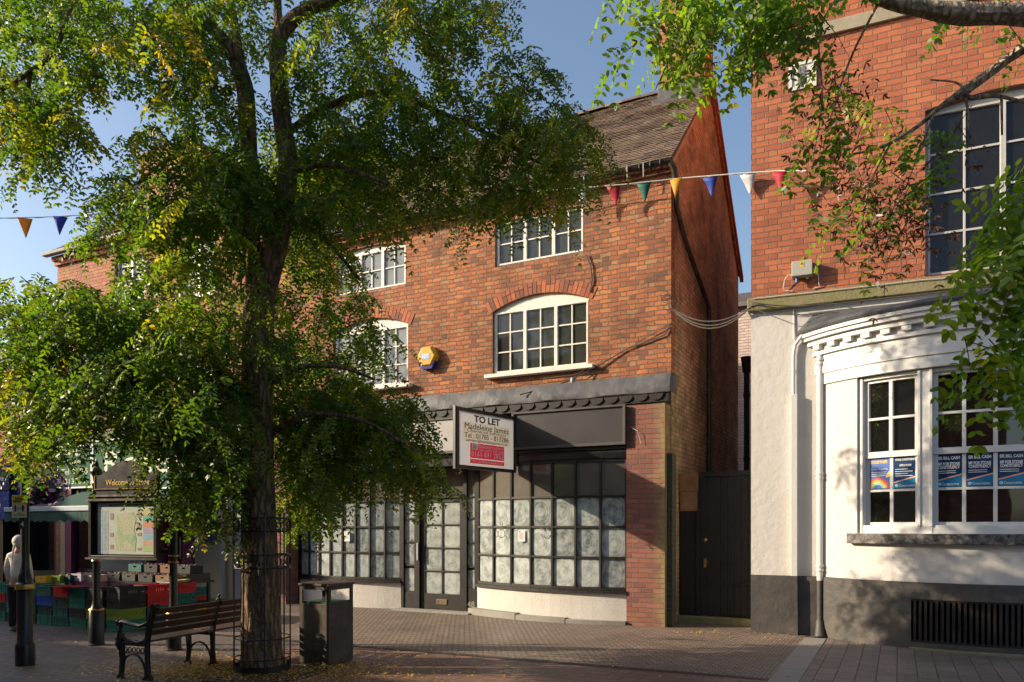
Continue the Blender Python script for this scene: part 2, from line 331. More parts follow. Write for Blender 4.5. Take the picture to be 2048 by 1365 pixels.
def thing(name, label, cat, loc=(0, 0, 0), rz=0, group=None):
    o = bpy.data.objects.new(name, None); o.empty_display_size = .2; COL.objects.link(o); o.location = loc; o.rotation_euler = (0, 0, rz); return tag(o, label, cat, group)
def dup(root, loc, rz, label=None):
    r = root.copy(); COL.objects.link(r); r.location = loc; r.rotation_euler = (0, 0, rz)
    if label: r['label'] = label
    for c in root.children:
        d = c.copy(); COL.objects.link(d); d.parent = r
        for g in c.children: e = g.copy(); COL.objects.link(e); e.parent = d
    return r
def struct(o): o['kind'] = 'structure'; return o
def rect(x0, z0, x1, z1): return [(x0, z0), (x1, z0), (x1, z1), (x0, z1)]
def archp(x0, x1, z0, zs, rise, n=12):       # outline with a segmental head
    p = [(x0, z0), (x1, z0)]
    if rise <= 0: return p + [(x1, zs), (x0, zs)]
    c = (x1 - x0) / 2; r = (c * c + rise * rise) / (2 * rise); cz = zs + rise - r; a0 = math.asin(c / r)
    for i in range(n + 1): a = a0 - 2 * a0 * i / n; p.append(((x0 + x1) / 2 + r * math.sin(a), cz + r * math.cos(a)))
    return p

# ---------------- ground ----------------
def paving():
    def mk(name, mode):
        m = N(name); co = m.co(); sp = m.n('ShaderNodeSeparateXYZ'); m.l(co, sp.inputs[0]); x, y = sp.outputs[0], sp.outputs[1]
        x = m.math('ADD', x, 200.0); y = m.math('ADD', y, 200.0)
        if mode == 'zig': 
            tri = m.math('PINGPONG', x, .05); u, v, w, h = x, m.math('ADD', y, m.math('MULTIPLY', tri, .8)), .10, .085
        elif mode == 'rows': u, v, w, h = y, x, .42, .215
        elif mode == 'band': u, v, w, h = x, y, .42, .21
        else: u, v, w, h = x, y, .21, .105
        row = m.math('FLOOR', m.math('DIVIDE', v, h)); vf = m.math('FRACT', m.math('DIVIDE', v, h))
        up = m.math('DIVIDE', m.math('ADD', u, m.math('MULTIPLY', m.math('MODULO', row, 2.0), w / 2)), w); cell = m.math('FLOOR', up); uf = m.math('FRACT', up)
        du = m.math('MULTIPLY', m.math('MINIMUM', uf, m.math('SUBTRACT', 1.0, uf)), w); dv = m.math('MULTIPLY', m.math('MINIMUM', vf, m.math('SUBTRACT', 1.0, vf)), h)
        mr = m.n('ShaderNodeMapRange', interpolation_type='SMOOTHSTEP'); m.l(m.math('MINIMUM', du, dv), mr.inputs[0]); mr.inputs[1].default_value = .001; mr.inputs[2].default_value = .007 if mode != 'zig' else .012
        mask = mr.outputs[0]
        cv = m.n('ShaderNodeCombineXYZ'); m.l(cell, cv.inputs[0]); m.l(row, cv.inputs[1]); wn_ = m.n('ShaderNodeTexWhiteNoise', noise_dimensions='2D'); m.l(cv.outputs[0], wn_.inputs['Vector'])
        cols = {'zig': [(.19, .14, .105), (.25, .185, .14)], 'rows': [(.16, .13, .11), (.22, .17, .14)], 'band': [(.16, .095, .07), (.22, .125, .09)], 'sett': [(.085, .072, .066), (.13, .10, .085)]}[mode]
        c = m.ramp(wn_.outputs[0], [(0, cols[0]), (1, cols[1])])
        big = m.noise(co, .8, 6, .7); c = m.mix(.8, c, m.ramp(big, [(.3, .28), (.7, .68)]), 'OVERLAY'); fine = m.noise(co, 60, 4, .7); c = m.mix(.5, c, m.mix(fine, (.25, .25, .25), (.8, .8, .8)), 'OVERLAY')
        c = m.mix(mask, (.035, .03, .025), c)
        m.set(c, m.ramp(big, [(.3, .45), (.7, .75)]))
        hh = m.math('ADD', mask, m.math('MULTIPLY', fine, .2))
        if mode == 'rows':
            dm = m.math('MULTIPLY', m.math('PINGPONG', m.math('ADD', x, y), .02), m.math('PINGPONG', m.math('SUBTRACT', x, y), .02)); hh = m.math('ADD', hh, m.math('MULTIPLY', dm, 2500.0))
        hh = m.math('ADD', hh, m.math('MULTIPLY', wn_.outputs[0], .35))
        m.bump(hh, .012); return m.m
    def sheet(name, mat, pts, z):
        o = MB(); o.face([(p[0], p[1], z) for p in pts]); o = o.build(name, mat); o.location = (*A.O, 0); o.rotation_euler = (0, 0, A.rz); return struct(o)
    sheet('ground', mk('dark_setts', 'sett'), [(-400, -400), (400, -400), (400, 400), (-400, 400)], 0)
    sheet('pavement', mk('zigzag_pavers', 'zig'), [(-9.0, -4.25), (2.3, -3.85), (2.3, 3), (-9.0, 3)], .004)
    sheet('path', mk('ribbed_pavers', 'rows'), [(2.62, -9), (12, -9), (12, 3), (2.62, 3)], .004)
    sheet('road', mk('red_pavers', 'band'), [(-4.3, -6.4), (2.3, -6.4), (2.3, -3.95), (-4.3, -4.18)], .003)
    k = MB(); k.face([(-9, -4.32, .008), (2.3, -3.95, .008), (2.3, -3.83, .008), (-9, -4.2, .008)]); o = k.build('drain_channel', plain('channel_iron', (.03, .028, .026), .6)); o.location = (*A.O, 0); o.rotation_euler = (0, 0, A.rz); struct(o); o['kind'] = 'structure'
    k = MB()
    for i in range(9): k.box(2.3, 2.617, -9 + i * .98, -9 + i * .98 + .972, -.02, .012)
    o = k.build('pale_paving_strip', plain('pale_flagstone', (.27, .24, .21), .8, var=.15, bump=.004), bevel=.004); o.location = (*A.O, 0); o.rotation_euler = (0, 0, A.rz); struct(o)
paving()

# ---------------- windows ----------------
def window(par, x0, x1, z0, zs, rise, y, lights, rows, mat=M_WHITE, gm=M_GLASS, sill=None, fw=.075, mw=.075, ms=.026, head=0, name='window', label=None, arch=True):
    fr = MB(); out = archp(x0, x1, z0, zs, rise); holes = []; zt = zs - .05 - head
    W_ = x1 - x0 - 2 * fw - mw * (len(lights) - 1); tot = sum(lights); x = x0 + fw; mb = fw
    for L in lights:
        lw = W_ * L / tot; cw = (lw - ms * (L - 1)) / L; rh = (zt - z0 - mb - ms * (rows - 1)) / rows
        for c in range(L):
            for r in range(rows): a = x + c * (cw + ms); b = z0 + mb + r * (rh + ms); holes.append(rect(a, b, a + cw, b + rh))
        x += lw + mw
    fr.slab(out, holes, y, y + .05)
    x = x0 + fw          # raised casement rims
    for L in lights:
        lw = W_ * L / tot; q = .038
        fr.slab(rect(x - q, z0 + mb - q, x + lw + q, zt + q), [rect(x - .004, z0 + mb - .004, x + lw + .004, zt + .004)], y - .018, y - .0)
        x += lw + mw
    f = fr.build(name, mat, par, bevel=.003)
    if label: f['label'] = label
    g = MB(); g.slab(rect(x0 + .03, z0 + .03, x1 - .03, zs - .02), [], y + .025, y + .03); g.build('glass', gm, f)
    if sill:
        s_ = MB(); s_.box(x0 - sill, x1 + sill, y - .2, y - .003, z0 - .075, z0 - .004); s_.build('sill', mat, f, bevel=.006)
    return f
def voussoirs(par, x0, x1, zs, rise, y, h=.25, mat=M_VOUS, proud=.006):
    c = (x1 - x0) / 2; r = (c * c + rise * rise) / (2 * rise); cz = zs + rise - r; a0 = math.asin(min(1, c / r)) + .03; cx = (x0 + x1) / 2
    n = max(6, int(2 * a0 * r / .088)); m = MB(); st = 2 * a0 / n
    for i in range(n):
        a = -a0 + st * (i + .06); b = -a0 + st * (i + .94); j = random.uniform(-.012, .012); split = random.random() < .35
        segs = [(0, h + j)] if not split else [(0, h * .6), (h * .6 + .012, h + j)]
        for (p, q) in segs:
            pts = [(cx + (r + p) * math.sin(a), cz + (r + p) * math.cos(a)), (cx + (r + p) * math.sin(b), cz + (r + p) * math.cos(b)), (cx + (r + q) * math.sin(b), cz + (r + q) * math.cos(b)), (cx + (r + q) * math.sin(a), cz + (r + q) * math.cos(a))]
            m.slab(pts, [], y - proud - random.uniform(0, .006), y + .1)
    return m.build('brick_arch', mat, par)
def tiles(m, x0, x1, ye, ze, yr, zr, gauge=.11, tw=.175, jit=.004, tilt=.013):      # courses of separate tiles from eave (ye,ze) to ridge (yr,zr)
    L = math.hypot(yr - ye, zr - ze); d = ((yr - ye) / L, (zr - ze) / L); nn = (-d[1] if d[0] > 0 else d[1], abs(d[0])); n = int(L / gauge)
    nn = (-d[1], d[0]) if d[0] > 0 else (d[1], -d[0])
    for i in range(n + 1):
        x = x0 - random.uniform(0, tw / 2) if i % 2 else x0
        wob = math.sin(i * .7) * .004
        while x < x1:
            a = max(x, x0) + .002; b = min(x + tw, x1) - .002; x += tw
            if b - a < .02: continue
            j = random.uniform(-jit, jit); l0 = i * gauge + random.uniform(-.006, .006); l1 = l0 + gauge * 1.35; sk = random.uniform(-.006, .006)
            h0 = tilt + .012 + j + wob + .02 * math.sin(a * 1.1) * math.sin(i * .12); h1 = j * .3 + .02 * math.sin(a * 1.1) * math.sin(i * .12)
            P = lambda l, h: (ye + d[0] * l + nn[0] * h, ze + d[1] * l + nn[1] * h)
            q = [P(l0, h0), P(l1, h1), P(l1, h1 - .012), P(l0, h0 - .014)]
            m.raw([(a, q[0][0], q[0][1]), (b, q[0][0] + sk * d[0], q[0][1] + sk * d[1]), (b, *q[1]), (a, *q[1]), (a, *q[3]), (b, *q[3])], [(0, 1, 2, 3), (0, 4, 5, 1), (0, 3, 4), (1, 5, 2)])

# ---------------- main brick building (empty shop) ----------------
VW = .40; ZE = 8.28
bl = thing('brick_building', 'old red brick building with clay tiled roof above the empty black fronted shop', 'building', (*A.O, 0), A.rz)
S0 = -9.1; DEP = 6.4; ZR = 11.35; MID = VW + DEP / 2
W1 = (-3.633, -1.567, 4.80, 6.06, .24); W2 = (-7.70, -5.67, 4.80, 6.08, .24)
W3 = (-3.576, -1.668, 6.95, 7.84, .0); W4 = (-7.62, -5.73, 6.92, 7.80, .11)
m = MB(); m.slab([(S0, 4.2), (0, 4.2), (0, ZE), (S0, ZE)], [archp(*w[:4], w[4]) for w in (W1, W2, W3, W4)], VW, VW + .28)
m.build('front_wall', M_BRICK, bl)
m = MB()      # gable wall towards the alley
Mside = Matrix(((0, 1, 0, 0), (1, 0, 0, 0), (0, 0, 1, 0), (0, 0, 0, 1)))
m.slab([(VW + .283, 0), (VW + DEP, 0), (VW + DEP, ZE), (MID, ZR), (VW + .02, ZE + .02), (VW + .283, ZE + .0)], [], -.28, 0, Mside)
m.build('gable_wall', M_BRICKS, bl)
m = MB(); m.box(-.279, 0.0, VW + .003, VW + .28, 0, 4.197); m.build('corner_pier', M_BRICKS, bl)
m = MB(); m.box(S0, -.3, VW + DEP - .25, VW + DEP, 0, ZE); m.box(S0, S0 + .25, VW + .3, VW + DEP - .26, 0, ZE); m.build('rear_wall', M_BRICKL, bl)
for w, lg, rw, sl, gm in ((W1, (2, 2, 2), 3, .12, M_GLASS), (W2, (2, 2, 2), 3, .12, M_GLASSB), (W3, (2, 2, 2), 2, None, M_GLASS), (W4, (2, 2, 2), 2, None, M_GLASSB)):
    window(bl, *w[:4], w[4], VW + .06, lg, rw, gm=gm, sill=sl)
    if w is not W3: voussoirs(bl, w[0], w[1], w[3], w[4], VW, .24)
# brick eaves courses
m = MB(); m.box(S0, .04, VW - .06, VW - .001, ZE - .10, ZE + .02); m.box(S0, .02, VW - .03, VW - .001, ZE - .20, ZE - .101); m.build('eaves_course', M_BRICK, bl)
m = MB(); tiles(m, S0 - .02, .06, VW - .20, ZE - .02, MID, ZR + .04)
m.cur = 0; m.face([(S0, VW - .12, ZE), (.03, VW - .12, ZE), (.03, MID, ZR), (S0, MID, ZR)]); m.face([(S0, VW + DEP + .2, ZE - .1), (.05, VW + DEP + .2, ZE - .1), (.05, MID, ZR), (S0, MID, ZR)])
x = S0
while x < -1.0:
    l = .42; zz = ZR + .10 + random.uniform(-.02, .02); pts = []
    for i in range(7): a = math.pi * i / 6; pts.append((math.cos(a) * .12, math.sin(a) * .10))
    m.raw([(x, MID + p[0], zz - .06 + p[1]) for p in pts] + [(x + l - .01, MID + p[0], zz - .06 + p[1] + random.uniform(-.004, .01)) for p in pts], [(i, i + 1, i + 8, i + 7) for i in range(6)] + [tuple(range(6, -1, -1))]); x += l
m.build('tiled_roof', M_TILE, bl)
m = MB()      # verge: stepped dentil bricks and mortar under the rear slope edge
m.slab([(VW - .12, ZE - .06), (VW - .05, ZE - .10), (MID, ZR - .06), (MID, ZR + .03)], [], .0, .05, Mside); 
m.build('verge_mortar', plain('verge_mortar', (.45, .35, .22), .9, bump=.01), bl)
m = MB(); L = math.hypot(DEP / 2, ZR - ZE); a = math.atan2(-(ZR - ZE), DEP / 2)
for i in range(30):
    t = i / 30; yy = MID + .15 + (DEP / 2 - .15) * t; zz = ZR - .16 - .15 * (ZR - ZE) / (DEP / 2) - (ZR - ZE - .15) * t * .985
    m.slab([(yy, zz - .10), (yy + .07, zz - .16), (yy + .07, zz), (yy, zz + .05)], [], .001, .05, Mside)
m.slab([(MID, ZR - .02), (VW + DEP + .22, ZE - .25), (VW + DEP + .22, ZE - .12), (MID, ZR + .08)], [], -.0, .09, Mside)
m.build('verge_brickwork', M_VOUS, bl)
cs0, cs1 = -1.0, -.02
m = MB(); m.box(cs0, cs1, MID - .45, MID + .35, ZR - .6, ZR + 2.2); m.box(cs0 - .05, cs1 + .05, MID - .50, MID + .40, ZR + 2.2, ZR + 2.4); c_ = m.build('chimney', M_BRICKL, bl)
m = MB(); m.box(cs0 - .03, cs1 + .02, MID - .49, MID + .39, ZR - .42, ZR - .05); m.box(cs0 - .12, cs1 + .0, MID - .62, MID - .491, ZR - .65, ZR - .38); m.build('chimney_flashing', M_LEAD, c_, bevel=.01)
# gutter and side downpipe
m = MB(); gy, gz = VW - .22, ZE - .09
n_ = 12; prof = [(math.cos(math.pi + math.pi * i / 8) * .065, math.sin(math.pi + math.pi * i / 8) * .065) for i in range(9)]
vs = [(S0, gy + p[0], gz + p[1]) for p in prof] + [(.06, gy + p[0], gz + .03 + p[1]) for p in prof]; m.raw(vs, [(i, i + 1, i + 10, i + 9) for i in range(8)] + [tuple(range(9, 18))])
for sx in (-1.55, -.95, -.75, -.5, -.3, -.12): m.tube([(sx, gy - .072, gz + .05), (sx, gy - .075, gz - .03), (sx, gy, gz - .085), (sx, gy + .07, gz - .03)], .013, 5)
g_ = m.build('gutter', M_BLACK, bl, smooth=True)
for sx in (-1.55, -.72, -.42):
    m = MB(); m.tube([(sx, gy - .08, gz + .05), (sx, gy - .085, gz), (sx, gy - .07, gz - .20)], .012, 5)
    m.build('gutter_strap', plain('pale_strap', (.36, .34, .30), .7), g_)
v1, z1 = A.vz(1352, 400, .07); v2, z2 = A.vz(1370, 480, .07); v3, z3 = A.vz(1418, 615, .07)
m = MB(); m.tube([(.05, gy, gz - .02), (.10, gy + .05, gz - .12), (.09, VW + .02, gz - .35), (.07, v1 + .03, z1 - .1), (.07, v2, z2), (.07, v3, z3), (.07, v3 + .01, z3 - .25), (.07, v3, 2.6), (.07, v3, .1)], [.06, .055, .05, .048, .046, .046, .046, .046, .046], 10)
for zz in (z3 - .3, 4.6, 3.2): m.tube([(.07, v3, zz), (.07, v3, zz - .12)], .058, 10)
m.build('downpipe', plain('mossy_black_pipe', (.03, .027, .022), .5, dirt=(.14, .13, .04), dirtamt=.6), bl, smooth=True)

# ---- shopfront ----
sf = bl
m = MB(); m.box(-.70, -.012, -.0, VW - .002, 0, 3.93); m.build('brick_pier', M_PIER, sf)
m = MB(); m.box(-.012, .0, -.004, .03, 0, 4.1); m.box(0.001, .012, .02, .06, 0, 3.0); m.build('pier_edge_strip', plain('mossy_timber', (.24, .19, .07), .8, var=.3, dirt=(.1, .1, .03)), sf)
m = MB(); m.box(-.011, .09, .14, VW - .004, 0, 3.05); m.build('side_pier', M_BLUEB, sf)
m = MB(); m.box(S0 - .0, S0 + .36, .0, VW - .002, 0, 3.93); m.build('end_pier', M_PIER, sf)
m = MB(); m.box(S0, -.012, .12, VW - .003, 4.08, 4.197); m.box(S0 + .37, -.705, .60, .63, 2.93, 4.07); m.build('soffit_board', M_BLACK, sf)
# lead apron, sloping with dents
m = MB(); nx = 90; S1 = .10; vs = []; fs = []
for i in range(nx + 1):
    x = S0 + (S1 - S0) * i / nx; w = lambda k: .009 * math.sin(x * 5.1 + k) + .006 * math.sin(x * 11.7 + 2 * k) + (.006 if i % 15 == 0 else 0)
    vs += [(x, VW, 4.47), (x, .02, 4.43 + w(1) * .6), (x, -.03 + w(4), 4.33), (x, -.06 + w(2), 4.24 + w(2)), (x, -.07 + w(3), 4.12), (x, -.06, 4.10)]
for i in range(nx):
    for k in range(5): a_ = i * 6 + k; fs.append((a_, a_ + 1, a_ + 7, a_ + 6))
m.raw(vs, fs)
m.face([(S1, VW, 4.47), (S1, .02, 4.43), (S1, -.06, 4.24), (S1, -.07, 4.12), (S1, VW, 4.12)])
m.build('lead_apron', M_LEAD, sf, smooth=True)
m = MB(); m.box(S0, S1 - .03, -.03, .115, 3.94, 4.098)      # board with scalloped fringe
x = S0 + .02
while x < S1 - .25:
    c = x + .135; pts = [(c + .13 * math.cos(a), 4.085 + .115 * math.sin(a)) for a in [math.pi + math.pi * i / 10 for i in range(11)]]
    m.slab(pts, [], -.055, -.031); x += .275
m.build('scalloped_trim', M_BLACKW, sf, bevel=.003)
# fascia boxes
FX = [(-8.7, -3.2), (-2.93, -.72)]
for a, b in FX:
    m = MB(); m.box(a, b, -.05, .10, 3.26, 3.92); f = m.build('fascia_board', M_FASC, sf)
    m = MB(); m.slab(rect(a - .03, 3.22, b + .03, 3.935), [rect(a + .02, 3.275, b - .02, 3.90)], -.085, -.053); m.build('fascia_frame', plain('fascia_frame', (.07, .065, .06), .5), f, bevel=.006)
    if a < -5: m2 = MB(); m2.box(a + .02, b - .02, -.056, -.0505, 3.28, 3.895); m2.build('blank_white_panel', plain('grey_white_panel', (.38, .37, .36), .5), f)
m = MB(); m.box(-8.73, -.705, .02, .18, 2.98, 3.25); m.box(-8.73, -.705, -.02, .02, 3.16, 3.21); m.build('lintel_board', M_BLACK, sf, bevel=.005)
def bowcurve(x0, v0, x1, v1, bul):       # bow in plan: ends and bulge
    return lambda t: (x0 + (x1 - x0) * t, v0 + (v1 - v0) * t - bul * 4 * t * (1 - t))
def shopbow(x0, v0, x1, v1, bul, cols, label, swap):
    c = bowcurve(x0, v0, x1, v1, bul); zr = [.64, 1.20, 1.755, 2.31, 2.965]
    def seg(t0, t1, za, zb, o0, o1, mb):      # curved box following the bow
        p, q = c(t0), c(t1); dx, dy = q[0] - p[0], q[1] - p[1]; L = math.hypot(dx, dy); nx_, ny_ = dy / L, -dx / L
        vs = [(p[0] + nx_ * o, p[1] + ny_ * o, z) for z in (za, zb) for o in (o0, o1)] + [(q[0] + nx_ * o, q[1] + ny_ * o, z) for z in (za, zb) for o in (o0, o1)]
        mb.raw(vs, [(0, 2, 3, 1), (4, 5, 7, 6), (0, 1, 5, 4), (2, 6, 7, 3), (0, 4, 6, 2), (1, 3, 7, 5)])
    fr = MB(); n = cols
    for i in range(n):
        t0, t1 = i / n, (i + 1) / n
        for k, z in enumerate(zr): seg(t0, t1, z - (.03 if k in (0, 4) else .02), z + (.03 if k in (0, 4) else .02), -.03, .03, fr)
    for i in range(n + 1):
        p = c(i / n); w = .03 if i in (0, n) else .02; a = p[0] - w; fr.box(p[0] - w, p[0] + w, p[1] - .036, p[1] + .036, .66, 2.985)
    f = fr.build('bow_window', M_BLACKW, sf, bevel=.003)
    if label: f['label'] = label
    g = MB(); gt = MB()
    for i in range(n):
        p, q = c((i + .02) / n), c((i + .98) / n)
        for k in range(4):
            pts = [(p[0], p[1], zr[k]), (q[0], q[1], zr[k]), (q[0], q[1], zr[k + 1]), (p[0], p[1], zr[k + 1])]
            (gt if k == 3 else g).face(pts, [(0, 0), (1, 0), (1, 1), (0, 1)])
    g.build('whitewashed_panes', M_SOAP, f); gt.build('top_panes', M_GLASSG, f)
    s_ = MB()
    for i in range(16): seg(i / 16, (i + 1) / 16, .555, .608, -.1, .085, s_)
    s_.build('sill', M_BLACKW, f)
    p_ = MB()
    for i in range(16): seg(i / 16, (i + 1) / 16, .0, .554, -.12, .03, p_)
    p_.build('plinth', M_ROUGHCAST, f)
    s_ = MB()
    for i in range(16): seg(i / 16, (i + 1) / 16, 2.996, 3.10, -.2, .05, s_)
    s_.build('head_rail', M_BLACK, f); return f
RB0 = A.S(957, .42); LB1 = A.S(803, .45)
shopbow(RB0, .42, -.705, .06, .30, 7, None, 0)
shopbow(S0 + .37, .48, LB1, .45, .22, 8, None, 0)
m = MB(); m.box(RB0 + .02, -.71, .16, .6, 2.97, 3.25); m.build('head_board', M_BLACK, sf)
# door set between the bows
dx0, dx1 = LB1 + .03, RB0 - .03; DV = .46; d0, d1 = A.S(842, DV), A.S(928, DV)
m = MB(); 
for a, b in ((dx0, dx0 + .05), (d0 - .14, d0 - .01), (d1 + .01, d1 + .09), (dx1 - .06, dx1)): m.box(a, b, DV - .05, DV + .06, 0.01, 3.0)
m.box(dx0 + .051, d0 - .141, DV - .03, DV + .05, 0.01, .36); m.box(d1 + .091, dx1 - .061, DV - .03, DV + .05, 0.01, .5)
for a, b in ((dx0 + .051, d0 - .141), (d1 + .091, dx1 - .061)):
    for z in (.36, .92, 1.42, 1.92, 2.36): m.box(a, b, DV - .02, DV + .03, z, z + .035)
m.box(d0 - .009, d1 + .009, DV - .04, DV + .05, 2.36, 2.44); m.box(dx0, dx1, DV - .045, DV + .055, 3.0, 3.04); m.box((d0 + d1) / 2 - .02, (d0 + d1) / 2 + .02, DV - .02, DV + .03, 2.441, 2.999)
fr = m.build('door_surround', M_BLACKW, sf, bevel=.003)
for a, b in ((dx0 + .03, d0 - .12), (d1 + .07, dx1 - .03)):
    g = MB()
    for z in (.38, .93, 1.43, 1.93): g.face([(a, DV + .01, z), (b, DV + .01, z), (b, DV + .01, z + .5), (a, DV + .01, z + .5)], [(0, 0), (1, 0), (1, 1), (0, 1)])
    g.build('side_panes', M_SOAP, fr)
g = MB(); g.face([(dx0 + .03, DV + .012, 2.38), (dx1 - .03, DV + .012, 2.38), (dx1 - .03, DV + .012, 2.99), (dx0 + .03, DV + .012, 2.99)]); g.build('fanlight_pane', M_GLASSG, fr)
m = MB(); hs = []; pw = (d1 - d0 - .20 - .03) / 2
for c in range(2):
    for r in range(4): a = d0 + .10 + c * (pw + .03); b = .36 + r * .485; hs.append(rect(a, b, a + pw, b + .455))
m.slab(rect(d0, .03, d1, 2.355), hs, DV, DV + .045); dr = m.build('door', M_BLACKW, sf, bevel=.003)
g = MB()
for h in hs: g.face([(h[0][0] - .01, DV + .02, h[0][1] - .01), (h[1][0] + .01, DV + .02, h[1][1] - .01), (h[2][0] + .01, DV + .02, h[2][1] + .01), (h[3][0] - .01, DV + .02, h[3][1] + .01)], [(0, 0), (1, 0), (1, 1), (0, 1)])
g.build('painted_panes', M_SOAPD, dr)
m = MB(); xc = (d0 + d1) / 2; m.slab(rect(xc - .14, .14, xc + .12, .25), [rect(xc - .10, .17, xc + .08, .215)], DV - .015, DV - .001); m.box(xc - .09, xc + .07, DV - .008, DV - .001, .175, .21); m.build('letterbox', plain('tarnished_brass', (.22, .16, .10), .45, metal=.5), dr, bevel=.003)
m = MB(); m.box(d0 - .05, d0 - .03, DV - .09, DV - .055, 1.05, 1.42); m.build('push_plate', M_SIGNW, fr, bevel=.003)
m = MB(); m.text('48', .17, dx1 - .15, DV - .034, .12, width=.17, bold=.012); m.build('house_number', plain('number_metal', (.4, .36, .28), .4, metal=.5), fr)
m = MB(); m.box(dx0 - .02, dx1 + .0, DV - .40, DV - .06, -.02, .035); m.build('door_sill', M_STEP, sf, bevel=.006)
# kerb of stone slabs under the right bow
m = MB(); c = bowcurve(RB0 - .12, .2, -.705, -.06, .32)
for a, b in ((0, .37), (.375, .68), (.685, 1.0)):
    k = 8; pts = [c(a + (b - a) * i / k) for i in range(k + 1)]; pp = [(p[0], p[1]) for p in pts] + [(pts[-1][0], .5), (pts[0][0], .5)]
    Mz = Matrix(((1, 0, 0, 0), (0, 0, 1, 0), (0, 1, 0, 0), (0, 0, 0, 1))); m.slab(pp, [], -.02, .125 - .07 * a, Mz)
m.build('kerb_stone', M_STEP, sf, bevel=.008)
# notices stuck in the windows
def notice(px, py, v, label, w=.15, h=.22):
    s, z = A.sz(px, py, v); t = thing('window_notice', label, 'notice', A.w(s, v, z - h / 2), A.rz)
    m = MB(); m.box(-w / 2, w / 2, -.002, 0, 0, h); m.build('paper', M_SIGNW, t)
    m = MB(); m.ball((-w / 2 + .035, -.004, h - .03), (.015, .002, .015), 8, 5)
    for i in range(6): m.box(-w * .3, w * (.15 + .05 * (i % 3)), -.004, -.0025, h - .07 - i * .02, h - .062 - i * .02)
    m.build('printed_lines', plain('pink_print', (.6, .2, .22), .6), t)
notice(1043, 1072, -.03, 'white paper notice in the bow window right of the shop door')
notice(694, 1073, .20, 'white paper notice in the bow window left of the shop door, near the bin')
# drawings wiped in the whitewash
def doodle(px, py, v, strokes, label):
    s, z = A.sz(px, py, v); m = MB()
    for st in strokes: m.tube([(x, 0, y) for x, y in st], .006, 4)
    o = m.build('finger_drawing', plain('wiped_glass', (.10, .11, .11), .3), None); o.location = A.w(s, v, z); o.rotation_euler = (0, 0, A.rz); tag(o, label, 'drawing')
arc = lambda cx, cz, r, a0, a1, n=10: [(cx + r * math.cos(R_(a0 + (a1 - a0) * i / n)), cz + r * math.sin(R_(a0 + (a1 - a0) * i / n))) for i in range(n + 1)]
doodle(1003, 1068, .05, [arc(0, 0, .08, 0, 360), arc(0, .12, .05, 0, 360), [(-.07, .03), (-.15, .08)], [(.07, .03), (.15, .08)], [(-.07, -.03), (-.14, -.09)], [(.07, -.03), (.14, -.09)], arc(0, .2, .03, 0, 360)], 'bug shaped finger drawing wiped in the whitewashed bow window')
doodle(1090, 1068, -.09, [arc(0, .02, .09, 200, 340), arc(-.06, .09, .02, 0, 360), arc(.06, .09, .02, 0, 360)], 'smiling face drawn in the whitewash beside the right window notice')
doodle(783, 1072, .26, [arc(0, -.02, .07, 180, 330), arc(-.03, .08, .015, 0, 360), arc(.05, .1, .015, 0, 360)], 'smiling face drawn in the whitewash left of the shop door')
# wires on the front and side wall
def cable(pts, r, mat, label, name='cable', sag=0, cat='cable', group=None):
    m = MB(); m.tube(pts, r, 5); o = m.build(name, mat, None, smooth=True); return tag(o, label, cat, group)
wp = lambda px, py, v: A.w(A.S(px, v), v, A.sz(px, py, v)[1])
cable([wp(1345, 640, .37), wp(1330, 670, .37), wp(1250, 700, .37), wp(1180, 742, .34), wp(1130, 765, .2), wp(1040, 790, -.12)], .012, M_CABLE, 'black cable slanting down the brick wall right of the lower window')
cable([wp(1345, 645, .36), wp(1230, 712, .37), wp(1150, 750, .30), wp(1080, 758, .33)], .007, M_CABLE, 'thin grey wire running below the lower right window')
cable([wp(1172, 510, .36), wp(1182, 535, .37), wp(1184, 560, .37), wp(1180, 585, .37)], .014, M_CABLE, 'short black cable hanging at the upper right window corner')
for i, (dz, lb) in enumerate(((0, 'uppermost of the wires strung across the alley mouth'), (-.07, 'middle sagging wire strung across the alley mouth'), (-.12, 'lowest wire strung across the alley mouth'))):
    p0 = wp(1338, 612, .36); p1 = B.w(.05, -.12, 5.42); pts = [p0.lerp(p1, t / 10) + Vector((0, 0, dz * 4 * (t / 10) * (1 - t / 10) - .28 * 4 * (t / 10) * (1 - t / 10))) for t in range(11)]
    cable(pts, .010, M_CABLE, lb, group='wires across the alley mouth')
m = MB(); rr = random.Random(3)
for k in range(7):
    c = A.w(-.02, .34, 5.75) + Vector((rr.uniform(-.08, .08), 0, rr.uniform(-.1, .15))); m.tube([c + Vector(((.08 + .05 * math.sin(k * 2.1)) * math.cos(a * .3 + k), -.02 - .01 * k, (.07 + .04 * math.cos(k * 1.7)) * math.sin(a * .3 + k))) for a in range(12 + k * 2)], .006, 4)
tag(m.build('cable_tangle', M_CABLE, None), 'tangle of old wires fixed to the brick corner above the alley', 'cable')

